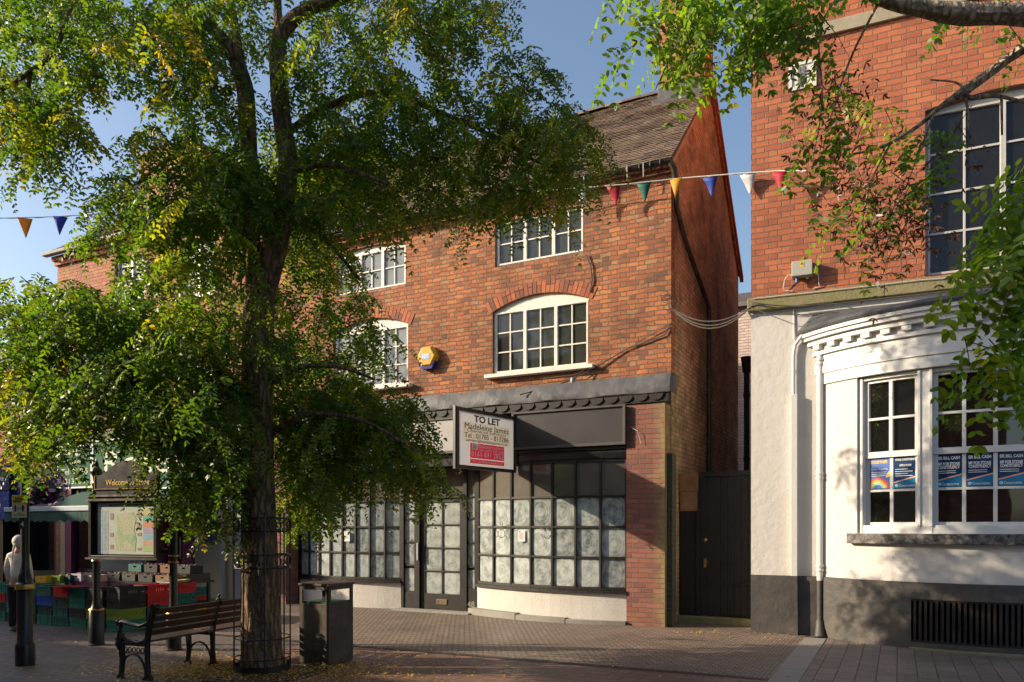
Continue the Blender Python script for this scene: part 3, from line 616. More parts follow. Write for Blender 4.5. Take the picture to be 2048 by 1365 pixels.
# alarm box
s, z = A.sz(860, 716, VW); t = thing('alarm_box', 'yellow and blue hexagonal burglar alarm box on the brick wall', 'alarm box', A.w(s, VW, z), A.rz)
hx = lambda r, sc=1: [(r * math.cos(R_(60 * i)) * sc, r * math.sin(R_(60 * i))) for i in range(6)]
m = MB(); p0, p1 = hx(.24), hx(.20); m.raw([(p[0], 0, p[1]) for p in p0] + [(p[0], -.12, p[1]) for p in p0] + [(p[0], -.16, p[1]) for p in p1], [(i, (i + 1) % 6, (i + 1) % 6 + 6, i + 6) for i in range(6)] + [(i + 6, (i + 1) % 6 + 6, (i + 1) % 6 + 12, i + 12) for i in range(6)] + [tuple(range(12, 18))]); m.build('cover', plain('alarm_yellow', (.72, .38, .03), .35, var=.04), t, bevel=.006)
m = MB(); m.slab([(-.205, -.10), (-.12, -.245), (.12, -.245), (.205, -.10)], [], -.125, -.003); 
b_ = m.build('blue_base', plain('alarm_blue', (.01, .02, .22), .3), t, bevel=.004); b_.location = (0, -.004, -.01); b_.scale = (1.04, 1, 1)
m = MB(); m.box(-.10, .10, -.166, -.1615, -.06, .06); m.build('badge', plain('badge_blue', (.35, .5, .75), .4), t)
m = MB(); m.text('ADT', .10, 0, -.168, -.036, width=.17, bold=.02); m.build('badge_lettering', M_TXTW, t)
# small camera / lamp below the window
s, z = A.sz(1142, 765, .1); t = thing('wall_lamp', 'small grey lamp on a bracket above the lead apron', 'lamp', A.w(s, .3, z - .03), A.rz)
m = MB(); m.lathe([(.03, 0), (.045, .02), (.045, .1), (.03, .13), (.01, .135)], 12, (0, -.12)); m.build('lamp_body', plain('lamp_grey', (.25, .28, .3), .4), t, smooth=True)
m = MB(); m.tube([(0, .1, .02), (0, -.04, .02), (0, -.12, .03)], .012, 6); m.build('bracket', M_BLACK, t)

# TO LET sign
px, py = -.0, 0
at0 = A.w(A.S(1029, -.02), -.02, 0); dirv = Vector((-.625, -.780, 0)); LW = 1.66
# sign local: x runs from outer edge to wall, face towards -y
outer = at0 + dirv * LW; rz = math.atan2(.780, .625)
zb = CH + (HZ - 936) / F * outer.y; zt = CH + (HZ - 813) / F * outer.y
t = thing('to_let_sign', 'framed white TO LET sign board projecting from the shop fascia', 'sign', (outer.x, outer.y, zb), rz); SH = zt - zb
m = MB(); m.slab(rect(0, 0, LW, SH), [rect(.06, .06, LW - .06, SH - .06)], -.04, .04); m.box(-.03, -.001, -.03, .03, -.02, SH + .02); m.build('frame', plain('dark_sign_frame', (.035, .025, .02), .4), t, bevel=.004)
ms = N('sign_panel'); ms.set((.74, .73, .74), .4); tr = ms.n('ShaderNodeBsdfTranslucent'); tr.inputs[0].default_value = (.8, .78, .76, 1); mx = ms.n('ShaderNodeMixShader'); mx.inputs[0].default_value = .16; ms.l(ms.b.outputs[0], mx.inputs[1]); ms.l(tr.outputs[0], mx.inputs[2]); ms.l(mx.outputs[0], ms.o.inputs[0])
def sgn(nm, c):
    k = N(nm); k.set(c, .4); tr = k.n('ShaderNodeBsdfTranslucent'); tr.inputs[0].default_value = (*c, 1); mx = k.n('ShaderNodeMixShader'); mx.inputs[0].default_value = .16; k.l(k.b.outputs[0], mx.inputs[1]); k.l(tr.outputs[0], mx.inputs[2]); k.l(mx.outputs[0], k.o.inputs[0]); return k.m
X = lambda f: .06 + f * (LW - .12); Z = lambda f: .06 + f * (SH - .12)
hol = [rect(X(.08), Z(.44), X(.92), Z(.81)), rect(X(.2), Z(.15), X(.82), Z(.43)), rect(X(.2), Z(.05), X(.82), Z(.13))]
def sheet2(mb, out, holes):
    flat = [p for q in [out] + holes for p in q]
    for tr_ in tessellate_polygon([[Vector((p[0], p[1], 0)) for p in q] for q in [out] + holes]): mb.face([(flat[i][0], -.02, flat[i][1]) for i in tr_])
m = MB(); sheet2(m, rect(.06, .06, LW - .06, SH - .06), hol); m.build('panel', ms.m, t)
m = MB(); sheet2(m, hol[0], []); m.build('cream_patch', sgn('cream_patch', (.72, .66, .50)), t)
for hh_ in hol[1:]: m = MB(); sheet2(m, hh_, []); m.build('red_patch', sgn('red_patch', (.66, .03, .06)), t)
m = MB(); m.text('TO LET', .17, X(.5), -.026, Z(.83), width=LW * .44, bold=.03); m.build('heading', M_TXTB, t)
m = MB(); m.text('Madeleine James', .15, X(.5), -.027, Z(.69), width=LW * .74, bold=.0); m.text('Tel : 01785 - 813286', .13, X(.5), -.027, Z(.52), width=LW * .74, bold=.0); m.text('surveyor@madeleinejames.co.uk', .07, X(.5), -.027, Z(.455), width=LW * .69, bold=.0); m.build('blue_lettering', M_TXTN, t)
m = MB(); m.text('Chartered Surveyor', .085, X(.5), -.027, Z(.63), width=LW * .66); m.build('grey_lettering', M_GREYT, t)
m = MB(); m.box(X(.225), X(.33), -.027, -.0255, Z(.31), Z(.42)); m.text('barkerproudlove', .1, X(.57), -.027, Z(.35), width=LW * .42); m.text('retail property consultants', .06, X(.57), -.027, Z(.295), width=LW * .42); m.text('0161 631 2852', .13, X(.51), -.027, Z(.185), width=LW * .54, bold=.005); m.text('www.barkerproudlove.co.uk', .07, X(.51), -.027, Z(.07), width=LW * .51); m.build('white_lettering', sgn('sign_white_lettering', (.85, .83, .80)), t)
m = MB(); m.text('b', .11, X(.285), -.029, Z(.325), bold=-.0); m.box(X(.25), X(.256), -.029, -.028, Z(.315), Z(.415)); m.build('emblem', M_RED, t)
m = MB(); m.tube([(.1, .0, 0), (.16, 0, -.06), (.10, 0, -.09)], .015, 5); m.box(LW - .02, LW + .0, -.05, .05, .05, SH - .05); m.build('bracket', plain('brown_bracket', (.2, .1, .04), .6), t)
# stray fibres on the pier
cable([wp(1262, 855, -.01), wp(1275, 862, -.05), wp(1282, 888, -.04)], .004, M_CABW, 'thin loose white wire end curling from the brick pier', 'loose_wire', cat='wire')

# ---------------- alley: gate, rear building ----------------
gt = thing('alley_gate', 'tall black boarded gate closing the alley', 'gate', A.w(0, .95, 0), A.rz)
g0, g1 = .40, 1.50
m = MB(); x = g0
while x < g1 - .01: m.box(x + .003, min(x + .118, g1), -.02, .02, .16, 2.66); x += .12
m.build('boards', M_BLACKW, gt, bevel=.003)
m = MB(); m.box(g0, g1, -.045, -.021, .72, .76); m.box(g0, g1 + .1, -.05, .05, 2.67, 2.76); m.box(g0 - .08, g0 - .002, -.04, .04, .1, 2.66); m.slab(rect(g0 + .42, 1.1, g0 + .80, 2.2), [rect(g0 + .44, 1.12, g0 + .78, 2.18)], -.028, -.0205); m.build('rails', M_BLACKW, gt, bevel=.003)
m = MB(); m.box(.02, g0 - .09, -.02, .03, .13, 2.2); m.build('side_board', M_BLACKW, gt)
m = MB(); m.box(.03, g0 - .05, -.045, -.022, 2.05, 2.40); m.box(.02, g0 - .04, -.044, -.022, 2.41, 2.74); m.build('plywood_patch', M_PLY, gt)
m = MB(); m.lathe([(.03, 0), (.03, .01), (.015, .02), (.005, .022)], 12); o = m.build('lock', M_GOLD, gt); o.rotation_euler = (R_(90), 0, 0); o.location = (g0 + .09, -.022, 1.52)
m = MB(); m.box(g0 + .06, g0 + .11, -.032, -.021, 1.02, 1.18); m.tube([(g0 + .085, -.04, 1.13), (g0 + .085, -.06, 1.13), (g0 + .15, -.06, 1.13)], .008, 6); m.build('handle', M_GOLD, gt)
m = MB(); m.box(.003, 1.55, -.15, .1, 0, .13); m.build('step', M_STONE, gt, bevel=.01)
rb = thing('rear_building', 'pink painted brick building with grey slates at the end of the alley', 'building', A.w(0, 10, 0), A.rz)
m = MB(); m.box(-1.5, 4.5, 0, 3.5, 0, 8.35); m.build('wall', M_PINKB, rb)
m = MB()
for i in range(8): m.box(-1.6, 4.6, -.12 + i * .3, .2 + i * .3, 8.36 + i * .12, 8.4 + i * .12)
m.build('roof', M_SLATE, rb)
m = MB(); m.box(-1.5, 4.5, -.16, -.003, 8.23, 8.355); m.build('gutter', plain('grey_gutter', (.16, .15, .14), .6), rb)
zb_ = 4.0
fs = thing('fire_escape', 'rusty iron landing with railings on the pink wall in the alley', 'railing', A.w(.4, 6.3, zb_), A.rz)
m = MB(); m.box(0, 1.2, 0, .58, 0, .08); m.build('landing', M_BLACKW, fs)
m = MB(); m.tube([(0, 0, 1.0), (1.2, 0, 1.0)], .02, 6); m.tube([(0, 0, .5), (1.2, 0, .5)], .015, 6)
for i in range(9): m.tube([(i * .15, 0, .08), (i * .15, 0, 1.0)], .012, 5)
m.tube([(.5, 0, 1.7), (.75, 0, .9)], .025, 6); m.build('railing', M_BLACKW, fs)
pp = thing('soil_pipe', 'thick dark iron pipe with hopper head in the alley', 'pipe', A.w(.25, 6.55, 0), A.rz)
m = MB(); m.lathe([(.07, 0), (.07, 5.6), (.10, 5.62), (.14, 5.95), (.15, 6.0)], 12); 
for z in (1.8, 3.4, 5.0): m.lathe([(.085, z), (.085, z + .1)], 12)
m.build('pipe', plain('rust_brown_pipe', (.05, .03, .025), .6), pp, smooth=True)
m = MB(); m.lathe([(.04, 0), (.04, 4.1)], 10, (.28, 0)); m.lathe([(.03, 4.1), (.03, 5.9)], 8, (.26, 0)); m.build('thin_pipe', M_GBOX, pp, smooth=True)
v_ = thing('alley_creeper', 'straggly green creeper on the pink alley wall', 'plant', A.w(.62, 6.8, 2.6), A.rz)
m = MB(); rr = random.Random(9)
for k in range(150):
    c = Vector((rr.uniform(-.1, .5), rr.uniform(-.12, -.02), rr.gauss(.4, .35))); a = rr.uniform(0, 6); d = Vector((math.cos(a), -.3, math.sin(a))) * .05; e = Vector((-d.z, .2 * .05, d.x)) * .5; m.face([c - d, c + e, c + d, c - e])
m.build('leaves', plain('creeper_green', (.05, .09, .03), .6), v_)
m = MB(); m.tube([(.1, -.02, -.4), (.15, -.03, .2), (.3, -.03, .9)], .008, 4); m.build('stem', M_TWIG, v_)

# ---------------- right building (white ground floor, orange brick above) ----------------
r_ = thing('corner_building', 'building with white painted bow window below and orange red brick above', 'building', (*B.O, 0), B.rz)
ZS = 5.33
CS, CV, CR = 3.35, 2.24, 3.21
TH = math.acos(CV / CR)
def cyl(th, r, z): return (CS + r * math.sin(th), CV - r * math.cos(th), z)
def thpx(px, r=CR):
    lo, hi = -TH, TH
    f = lambda th: (lambda p: (p.x / p.y * F + 1024) - px)(B.w(*cyl(th, r, 0)[:2]))
    for _ in range(50):
        mi = (lo + hi) / 2
        if f(mi) > 0: hi = mi
        else: lo = mi
    return lo
def cbox(m, t0, t1, r0, r1, z0, z1, n=None):
    n = n or max(1, int(abs(t1 - t0) / .05)); vs = []; fs = []
    for i in range(n + 1):
        th = t0 + (t1 - t0) * i / n; vs += [cyl(th, r0, z0), cyl(th, r1, z0), cyl(th, r1, z1), cyl(th, r0, z1)]
    for i in range(n):
        a = i * 4
        for j in range(4): fs.append((a + j, a + 4 + j, a + 4 + (j + 1) % 4, a + (j + 1) % 4))
    fs += [(0, 1, 2, 3), (n * 4 + 3, n * 4 + 2, n * 4 + 1, n * 4)]; m.raw(vs, fs)
SB0, SB1 = CS - CR * math.sin(TH), CS + CR * math.sin(TH)
ta, tb, tc = thpx(1714), thpx(1834), thpx(1864); WZ0, WZ1 = 1.66, 4.02
m = MB(); m.box(0, SB0, 0, .35, .96, ZS - .002); m.box(SB1, 9, 0, .35, .96, ZS - .002); m.box(SB0 + .001, SB1 - .001, .0, .35, 4.7, ZS - .002)
cbox(m, -TH, TH, CR - .3, CR, .96, WZ0); cbox(m, -TH, ta, CR - .3, CR, WZ0, WZ1 + .02); cbox(m, -ta, TH, CR - .3, CR, WZ0, WZ1 + .02); cbox(m, -TH, TH, CR - .3, CR - .002, WZ1 + .02, 4.95)
m.box(.001, .35, .351, 8, 0, ZS - .002); m.build('white_wall', M_STUCCO, r_)
m = MB(); m.box(.0, SB0 - .0, -.035, .3, 0, .955); 
gth0, gth1 = thpx(1822, CR + .03), .45
cbox(m, -TH - .01, gth0, CR - .3, CR + .035, 0, .955); cbox(m, gth0, TH, CR - .3, CR + .05, .72, .955); cbox(m, gth0, gth1, CR - .3, CR + .05, 0, .10); cbox(m, gth1, TH, CR - .3, CR + .05, 0.0, .72); m.box(SB1, 9, -.035, .3, 0, .955)
m.build('plinth', M_PLINTH, r_)
m = MB(); cbox(m, gth0, gth1, CR - .25, CR - .2, .1, .72); m.build('cellar_void', M_DARK, r_)
m = MB(); k = 0; th = gth0 + .01
while th < gth1:
    q = MB; cbox(m, th, th + .011, CR - .03, CR + .035, .12, .70, 1); th += .0215
cbox(m, gth0, gth1, CR - .04, CR + .03, .10, .135); cbox(m, gth0, gth1, CR - .04, CR + .03, .69, .725); m.build('cellar_grille', M_BLACKW, r_)
m = MB(); m.box(SB0 - .0, 9, -.9, -.6, 0, .001) if False else None
cbox(m, gth0, TH, CR + .051, CR + .13, -.01, .03); m.build('foot_kerb', M_STONE, r_)
# string course, brick above
m = MB(); m.box(-.05, 2.0, -.10, .34, ZS, ZS + .21); m.box(2.004, 9, -.10, .34, ZS, ZS + .21); m.build('string_course', M_STONE, r_, bevel=.012)
w0, w1, wz0, wz1, ws = 2.555, 4.62, 5.58, 8.12, .10
m = MB(); m.slab([(.0, ZS + .211), (9, ZS + .211), (9, 13.5), (0, 13.5)], [archp(w0, w1, wz0, wz1, .001 if False else .12)], .0, .35); m.build('brick_wall', M_BRICKR, r_)
m = MB(); m.box(.001, .35, .351, 8, ZS, 13.5); m.build('side_wall', M_BRICKR, r_)
m = MB(); m.box(-.04, 9, -.06, .0 - .001, 9.62, 9.83); m.build('stone_band', M_STONE2, r_, bevel=.01)
m = MB(); m.box(-.12, 9, -.18, -.0 - .001, 11.6, 11.9); m.build('cornice_band', M_STONE2, r_)
m = MB(); m.box(-.3, 9.2, -.3, 8, 13.5, 13.7); m.build('roof', M_SLATE, r_)
window(r_, w0, w1, wz0, wz1, .12, .12, (2, 2), 4, mat=plain('grey_white_sash', (.50, .48, .45), .5), gm=glass('upper_sash_glass', (.012, .012, .012), .03, ior=1.45), fw=.08, mw=.08, ms=.032, name='sash_window')
# bow window joinery
jn = MB()
cbox(jn, ta, -ta, CR - .24, CR - .05, WZ0, WZ0 + .12); cbox(jn, ta, -ta, CR - .24, CR - .06, WZ1 - .05, WZ1)
for a, b in ((ta, ta + .02), (tb, tc), (-tc, -tb), (-ta - .02, -ta)): cbox(jn, a, b, CR - .26, CR - .04, WZ0, WZ1)
for a, b in ((tb - .0, tb + .012), (tc - .012, tc), (-tc, -tc + .012), (-tb - .012, -tb)): cbox(jn, a, b, CR - .1, CR - .02, WZ0 + .1, WZ1, 1)
jf = jn.build('bow_window', M_WHITE2, r_, bevel=.004)
gl = MB(); sh = MB(); rows = [WZ0 + .12, 2.30, 2.84, 3.38, WZ1 - .05]; panes = []
for (a, b, nc) in ((ta + .02, tb, 2), (tc, -tc, 4), (-tb, -ta - .02, 2)):
    for c in range(nc):
        q0, q1 = a + (b - a) * c / nc, a + (b - a) * (c + 1) / nc
        for i in range(4): 
            p, q = cyl(q0, CR - .165, rows[i]), cyl(q1, CR - .165, rows[i]); gl.face([p, q, (q[0], q[1], rows[i + 1]), (p[0], p[1], rows[i + 1])]); panes.append((q0, q1, i))
    for i, z in enumerate(rows):
        hgt = .045 if i in (0, 2, 4) else .018; off = 0 if i < 2 else .03
        cbox(sh, a, b, CR - .20 + off, CR - .14 + off, z - hgt, z + hgt)
    for c in range(nc + 1):
        th = a + (b - a) * c / nc; w = .008 if 0 < c < nc else .018
        for (za, zb2, off) in ((rows[0], rows[2] - .046, 0), (rows[2] + .046, rows[4], .03)): cbox(sh, max(a, th - w), min(b, th + w), CR - .198 + off, CR - .142 + off, za, zb2, 1)
sh.build('sashes', M_WHITE2, jf, bevel=.002); gl.build('panes', M_GLASSD, jf)
sl = MB(); cbox(sl, ta - .035, -ta + .035, CR - .1, CR + .10, WZ0 - .155, WZ0 - .003)
sl.build('sill', plain('flaking_black_sill', (.02, .018, .018), .6, var=.3, nscale=14, dirt=(.5, .47, .43), dirtamt=.55, bump=.004), jf, bevel=.01)
# cornice
m = MB()
for (ro, z0, z1) in ((.03, 4.03, 4.20), (.05, 4.20, 4.38), (.035, 4.38, 4.50), (.08, 4.50, 4.56), (.14, 4.66, 4.74), (.20, 4.74, 4.80), (.235, 4.80, 4.86)): cbox(m, -TH - ro * .25, TH + ro * .25, CR - .25, CR + ro, z0, z1 - .001)
th = -TH
while th < TH: cbox(m, th, th + .040, CR - .1, CR + .125, 4.585, 4.66, 1); th += .088
cbox(m, -TH, TH, CR - .2, CR + .04, 4.56, 4.66)
m.build('cornice', M_WHITE2, r_, bevel=.003)
m = MB(); n = 40
for i in range(n):
    a, b = -TH - .07 + (2 * TH + .14) * i / n, -TH - .07 + (2 * TH + .14) * (i + 1) / n
    P = [lambda t: cyl(t, CR + .25, 4.862), lambda t: cyl(t, CR + .27, 4.90), lambda t: cyl(t, CR + .22, 4.96), lambda t: (cyl(t, CR, 0)[0], -.003, 5.22)]
    for k in range(3): m.face([P[k](a), P[k](b), P[k + 1](b), P[k + 1](a)])
m.build('lead_roof', M_LEAD, r_, smooth=True)
# white downpipes
sx, _ = B.sz(1588, 900, -.08); _, ztr = B.sz(1588, 790, -.08)
m = MB(); m.box(sx - .045, sx + .05, -.10, -.002, .96, ztr); m.tube([(sx - .01, -.05, ztr), (sx - .01, -.05, 4.55), (sx + .02, -.05, 4.72), (sx + .16, -.06, 4.9), (sx + .36, -.04, 4.98)], .03, 8); m.tube([(sx - .01, -.02, 4.8), (sx - .01, -.015, 5.33)], .01, 6)
for z in (1.2, 1.9, 2.7, 3.5, 4.3): m.box(sx - .06, sx - .046, -.05, -.002, z, z + .03)
dp = m.build('trunking', M_WHITE2, r_, bevel=.004)
m = MB(); m.slab([(sx - .045, .955), (sx - .08, .0), (sx + .06, .0), (sx + .05, .955)], [], -.12, -.036); m.build('trunking_foot', M_PLINTH, dp)
sx, _ = B.sz(1640, 900, -.08); t0 = thpx(1640, CR + .08)
m = MB(); px_ = sx; m.tube([(px_, -.09, 4.5), (px_, -.09, .9)], .05, 12)
for z in (4.44, 2.62, 1.15): m.tube([(px_, -.09, z), (px_, -.09, z - .03)], .065, 12); m.tube([(px_, -.09, z - .07), (px_, -.09, z - .1)], .065, 12)
dp = m.build('downpipe', M_WHITE2, r_, smooth=True)
m = MB(); m.tube([(px_, -.09, .899), (px_, -.09, .25)], .048, 12); m.tube([(px_, -.09, .27), (px_, -.10, .18), (px_, -.14, .06), (px_, -.16, .0)], [.06, .065, .075, .085], 12); m.build('pipe_shoe', M_PLINTH, dp, smooth=True)
# posters
blu = plain('poster_blue', (.005, .035, .11), .3); lbl = plain('poster_light_blue', (.01, .16, .34), .3)
def poster(th0, th1, z0, z1, kind, label):
    p, q = Vector(cyl(th0, CR - .155, 0)), Vector(cyl(th1, CR - .155, 0)); d = (q - p); w = d.length; ang = math.atan2(d.y, d.x)
    loc = B.w(p.x, p.y, z0); t = thing('window_poster', label, 'poster', loc, B.rz + ang, 'posters in the bow window'); h = z1 - z0
    m = MB(); m.box(0, w, -.004, -.001, 0, h); m.build('sheet', {'b': blu, 'o': blu}.get(kind, plain('poster_violet', (.05, .13, .42), .3)), t)
    if kind in 'bo':
        m = MB(); m.slab([(0, 0), (w, 0), (w, h * .36), (0, h * .17)], [], -.0065, -.0045); m.build('light_corner', lbl, t)
        m = MB(); m.slab([(0, h * .17), (w, h * .36), (w, h * .40), (0, h * .21)], [], -.0085, -.0068); m.build('stripe', plain('poster_stripe', (.75, .35, .25), .4), t)
        m = MB(); Y_ = -.0105
        if kind == 'b':
            m.text('SIR BILL CASH', h * .13, w / 2, Y_, h * .84, width=w * .86, bold=.03); m.text('MP FOR STONE', h * .13, w / 2, Y_, h * .66, width=w * .84, bold=.03); m.text('CONSTITUENCY', h * .13, w / 2, Y_, h * .555, width=w * .84, bold=.03)
            for i in range(2): m.box(w * .07, w * .78, Y_ - .001, Y_, h * (.48 - i * .06), h * (.495 - i * .06))
        else:
            m.text('STONE CONSTITUENCY', h * .09, w / 2, Y_, h * .88, width=w * .86, bold=.02); m.text('OFFICE HOURS', h * .09, w / 2, Y_, h * .7, width=w * .5, bold=.02)
            for i in range(4): m.box(w * .07, w * (.8 if i % 2 else .6), Y_ - .001, Y_, h * (.60 - i * .07), h * (.615 - i * .07))
        m.text('Conservatives', h * .12, w * .56, Y_, h * .05, width=w * .66)
        m.build('lettering', M_TXTW, t)
        m = MB(); m.ball((w * .13, Y_ + .001, h * .09), (w * .08, .001, h * .05), 12, 6); m.build('tree_emblem', plain('poster_pale', (.35, .6, .75), .4), t)
    else:
        m = MB(); m.text('TOGETHER', h * .13, w / 2, -.007, h * .83, width=w * .82, bold=.03); m.slab([(w * .8, h * .35), (w, h * .4), (w, h * .6), (w * .88, h * .5)], [], -.0065, -.0045); m.build('yellow_lettering', M_YEL, t)
        m = MB(); m.text('Town Centre', h * .09, w / 2, -.007, h * .62, width=w * .8)
        for i in range(3): m.box(w * .15, w * .85, -.008, -.007, h * (.54 - i * .06), h * (.555 - i * .06))
        m.build('white_lettering', M_TXTW, t)
        for i, c in enumerate([(.6, .05, .03), (.7, .3, .03), (.65, .55, .1), (.2, .45, .5), (.04, .09, .25)]):
            ro = w * (.52 - .085 * i); ri = max(.001, ro - w * .08); n = 14; pts = [(w * .45 + ro * math.cos(math.pi * k / n), .01 + ro * math.sin(math.pi * k / n) * .95) for k in range(n + 1)] + [(w * .45 + ri * math.cos(math.pi * (n - k) / n), .01 + ri * math.sin(math.pi * (n - k) / n) * .95) for k in range(n + 1)]
            pts = [(min(w, max(0, x)), z) for x, z in pts]; m = MB(); m.slab(pts, [], -.0065, -.0045); m.build('rainbow_band', plain('rainbow_%d' % i, c, .4), t)
pr = [p for p in panes if p[2] == 1 and p[0] < .2][:5]
lb = ['poster with a rainbow and the word TOGETHER in the left bow pane', 'blue office hours poster beside the rainbow poster', 'blue constituency poster in the first pane right of the wide white mullion', 'blue constituency poster in the middle of the three alike', 'blue constituency poster rightmost, at the edge of the photo']
for i, p in enumerate(pr): g_ = .009; poster(p[0] + g_, p[1] - g_, 2.325, 2.79, ('r', 'o', 'b', 'b', 'b')[i], lb[i])
# electrical box
s, z = B.sz(1605, 543, -.0); t = thing('junction_box', 'grey electrical box with a yellow warning triangle on the orange brick wall', 'electrical box', B.w(s, 0, z), B.rz)
m = MB(); m.box(-.155, .155, -.17, -.001, -.115, .125); m.build('case', M_GBOX, t, bevel=.008)
m = MB(); m.box(-.03, .03, -.174, -.1715, .02, .10); m.build('warning_label', M_YEL, t)
m = MB(); m.slab([(-.022, .055), (.022, .055), (0, .092)], [rect(-.004, .062, .004, .075)], -.177, -.1745); m.build('warning_triangle', M_TXTB, t)
m = MB(); m.lathe([(.02, -.2), (.022, -.17), (.022, -.116)], 10, (-.08, -.09)); m.build('blue_socket', plain('socket_blue', (.02, .12, .45), .4), t)
m = MB(); m.lathe([(.02, -.16), (.022, -.116)], 10, (.08, -.09)); m.build('grey_socket', M_GBOX, t)
for sg, nm in ((-1, 0), (1, 1)):
    m = MB(); m.tube([(sg * .156, -.09, -.07), (sg * .22, -.09, -.06), (sg * (.27 if sg < 0 else .24), -.07, -.13), (sg * (.29 if sg < 0 else .25), -.04, -.25), (sg * .26, -.02, -.29), (sg * .15, -.02, -.31)], .008, 6); m.build('cable', M_CABW, t, smooth=True)
# wall plaque
s, z = B.sz(1605, 152, -.0); t = thing('stone_plaque', 'square white carved stone plaque in the orange brick wall', 'plaque', B.w(s, 0, z), B.rz)
m = MB(); m.slab(rect(-.21, -.22, .21, .22), [rect(-.16, -.17, .16, .17)], -.03, -.001); m.box(-.16, .16, -.012, -.002, -.17, .17); m.build('slab', plain('plaque_white', (.62, .61, .57), .7, var=.1), t)
m = MB(); m.slab([(-.07, -.15), (-.07, .15), (-.035, .15), (-.035, -.15)], [], -.028, -.013); m.box(.0, .035, -.028, -.013, -.15, .15); m.tube([(-.08, -.02, 0), (0, -.02, .03), (.1, -.02, 0)], .014, 5); m.build('carving', plain('plaque_dark', (.16, .15, .13), .7), t)
# cables along the string course
bw = lambda px, py, v: B.w(B.S(px, v), v, B.sz(px, py, v)[1])
cable([bw(1505, 598, -.12), bw(1600, 588, -.12), bw(1700, 577, -.12), bw(1837, 561, -.12)] + [bw(1900, 556, -.12)], .007, M_CABW, 'white cable clipped along the top of the stone string course')
cable([bw(1505, 608, -.13), bw(1560, 612, -.16), bw(1640, 612, -.13), bw(1720, 603, -.13), bw(1837, 590, -.12), bw(2048, 566, -.12)], .010, M_CABLE, 'dark cable running just under the stone string course')
for k, (yy, lb_) in enumerate(((604, 'dark sagging wire bundle leaving the string course corner'), (616, 'thin slack wire hanging below the string course corner'))):
    cable([bw(1502, yy, -.14), bw(1540, yy + 6 + 8 * k, -.2), bw(1600, yy + 10 + 4 * k, -.16), bw(1660, yy + 2 + 8 * k, -.13), bw(1725, 622 + 2 * k, -.15)], .008, M_CABLE, lb_)
#PART2
# ---------------- left building (greengrocer) ----------------
L0, L1, LE = -17.74, S0 - .02, 9.42
lb_ = thing('left_building', 'warm brick building left of the empty shop, with the greengrocer below', 'building', (*A.O, 0), A.rz)
wins = [(-15.25, -14.0, 7.55, 8.95, .0), (-12.7, -11.45, 7.55, 8.95, .0), (-15.3, -13.9, 4.75, 6.35, .1), (-12.75, -11.35, 4.75, 6.35, .1)]
m = MB(); m.slab([(L0, 4.3), (L1, 4.3), (L1, LE), (L0, LE)], [archp(*w[:4], w[4]) for w in wins], VW, VW + .3); m.box(L0, L1, VW + 6, VW + 6.25, 0, LE); m.box(L0, L0 + .25, VW + .301, VW + 5.99, 0, LE); m.box(L1 - .25, L1, VW + .301, VW + 5.99, 0, LE)
m.build('wall', M_BRICKL, lb_)
for w in wins:
    window(lb_, *w[:4], w[4], VW + .09, (1, 1) if w[2] > 7 else (2, 2), 2, mat=M_WHITE2, gm=M_GLASSB, sill=.08, ms=.03)
m = MB(); m.box(L0 - .06, L1, VW - .14, VW - .002, LE - .12, LE); m.box(L0 - .03, L1, VW - .08, VW - .002, LE - .24, LE - .121); m.build('eaves_course', M_BRICKL, lb_)
m = MB(); m.box(L0 - .2, L1, VW - .34, VW - .18, LE - .02, LE + .08); m.build('gutter', plain('grey_timber_gutter', (.22, .2, .18), .7), lb_, bevel=.02)
m = MB(); tiles(m, L0 - .15, L1, VW - .3, LE + .03, VW + 3, LE + 2.6, .16, .3); m.face([(L0, VW - .2, LE + .02), (L1, VW - .2, LE + .02), (L1, VW + 3, LE + 2.6), (L0, VW + 3, LE + 2.6)]); m.face([(L0, VW + 6.3, LE), (L1, VW + 6.3, LE), (L1, VW + 3, LE + 2.6), (L0, VW + 3, LE + 2.6)]); m.face([(L0 + .01, VW, LE), (L0 + .01, VW + 3, LE + 2.58), (L0 + .01, VW + 6, LE)]); m.build('tiled_roof', M_TILE, lb_)
c0 = A.S(300, VW + 3); c1 = A.S(405, VW + 3)
m = MB(); zc = A.sz(350, 287, VW + 2.6)[1]; m.box(c0, c1, VW + 2.6, VW + 3.4, LE + 1.9, zc - .12); m.box(c0 - .05, c1 + .05, VW + 2.55, VW + 3.45, zc - .12, zc); m.build('chimney', M_BRICKL, lb_)
# ground floor: piers, cream and magenta joinery, dark openings
gs = lambda px: A.S(px, VW)
m = MB()
for a, b in ((-50, 0), ): pass
m.box(L0, gs(128), VW - .05, VW + .3, 0, 4.297); m.build('brick_pier', M_BRICKL, lb_)
m = MB(); m.box(gs(128), gs(137), VW - .1, VW + .2, 0, 3.0); m.build('cream_pilaster', M_CREAM, lb_)
m = MB(); m.box(gs(138), gs(149), VW - .1, VW + .2, 0, 3.0); m.build('magenta_pilaster', M_MAG, lb_)
m = MB(); m.box(gs(320), gs(330), VW - .1, VW + .2, 0, 3.0); m.build('magenta_pilaster', M_MAG, lb_)
m = MB(); m.box(gs(152), gs(318), VW, VW + .05, .5, .6); 
for px in (152, 182, 215, 250, 285, 318): m.box(gs(px) - .04, gs(px) + .04, VW, VW + .06, .5, 3.0)
m.box(gs(152), gs(318), VW, VW + .05, 2.2, 2.28); fz = m.build('shop_window', M_BLACK, lb_)
m = MB(); m.box(gs(150), gs(319), VW + .02, VW + .025, .6, 3.0); m.build('glass', M_GLASSD, fz)
m = MB(); m.box(gs(200), gs(296), VW - .01, VW + .018, .6, 1.65); m.build('window_blind', plain('pale_blind', (.24, .30, .32), .6), fz)
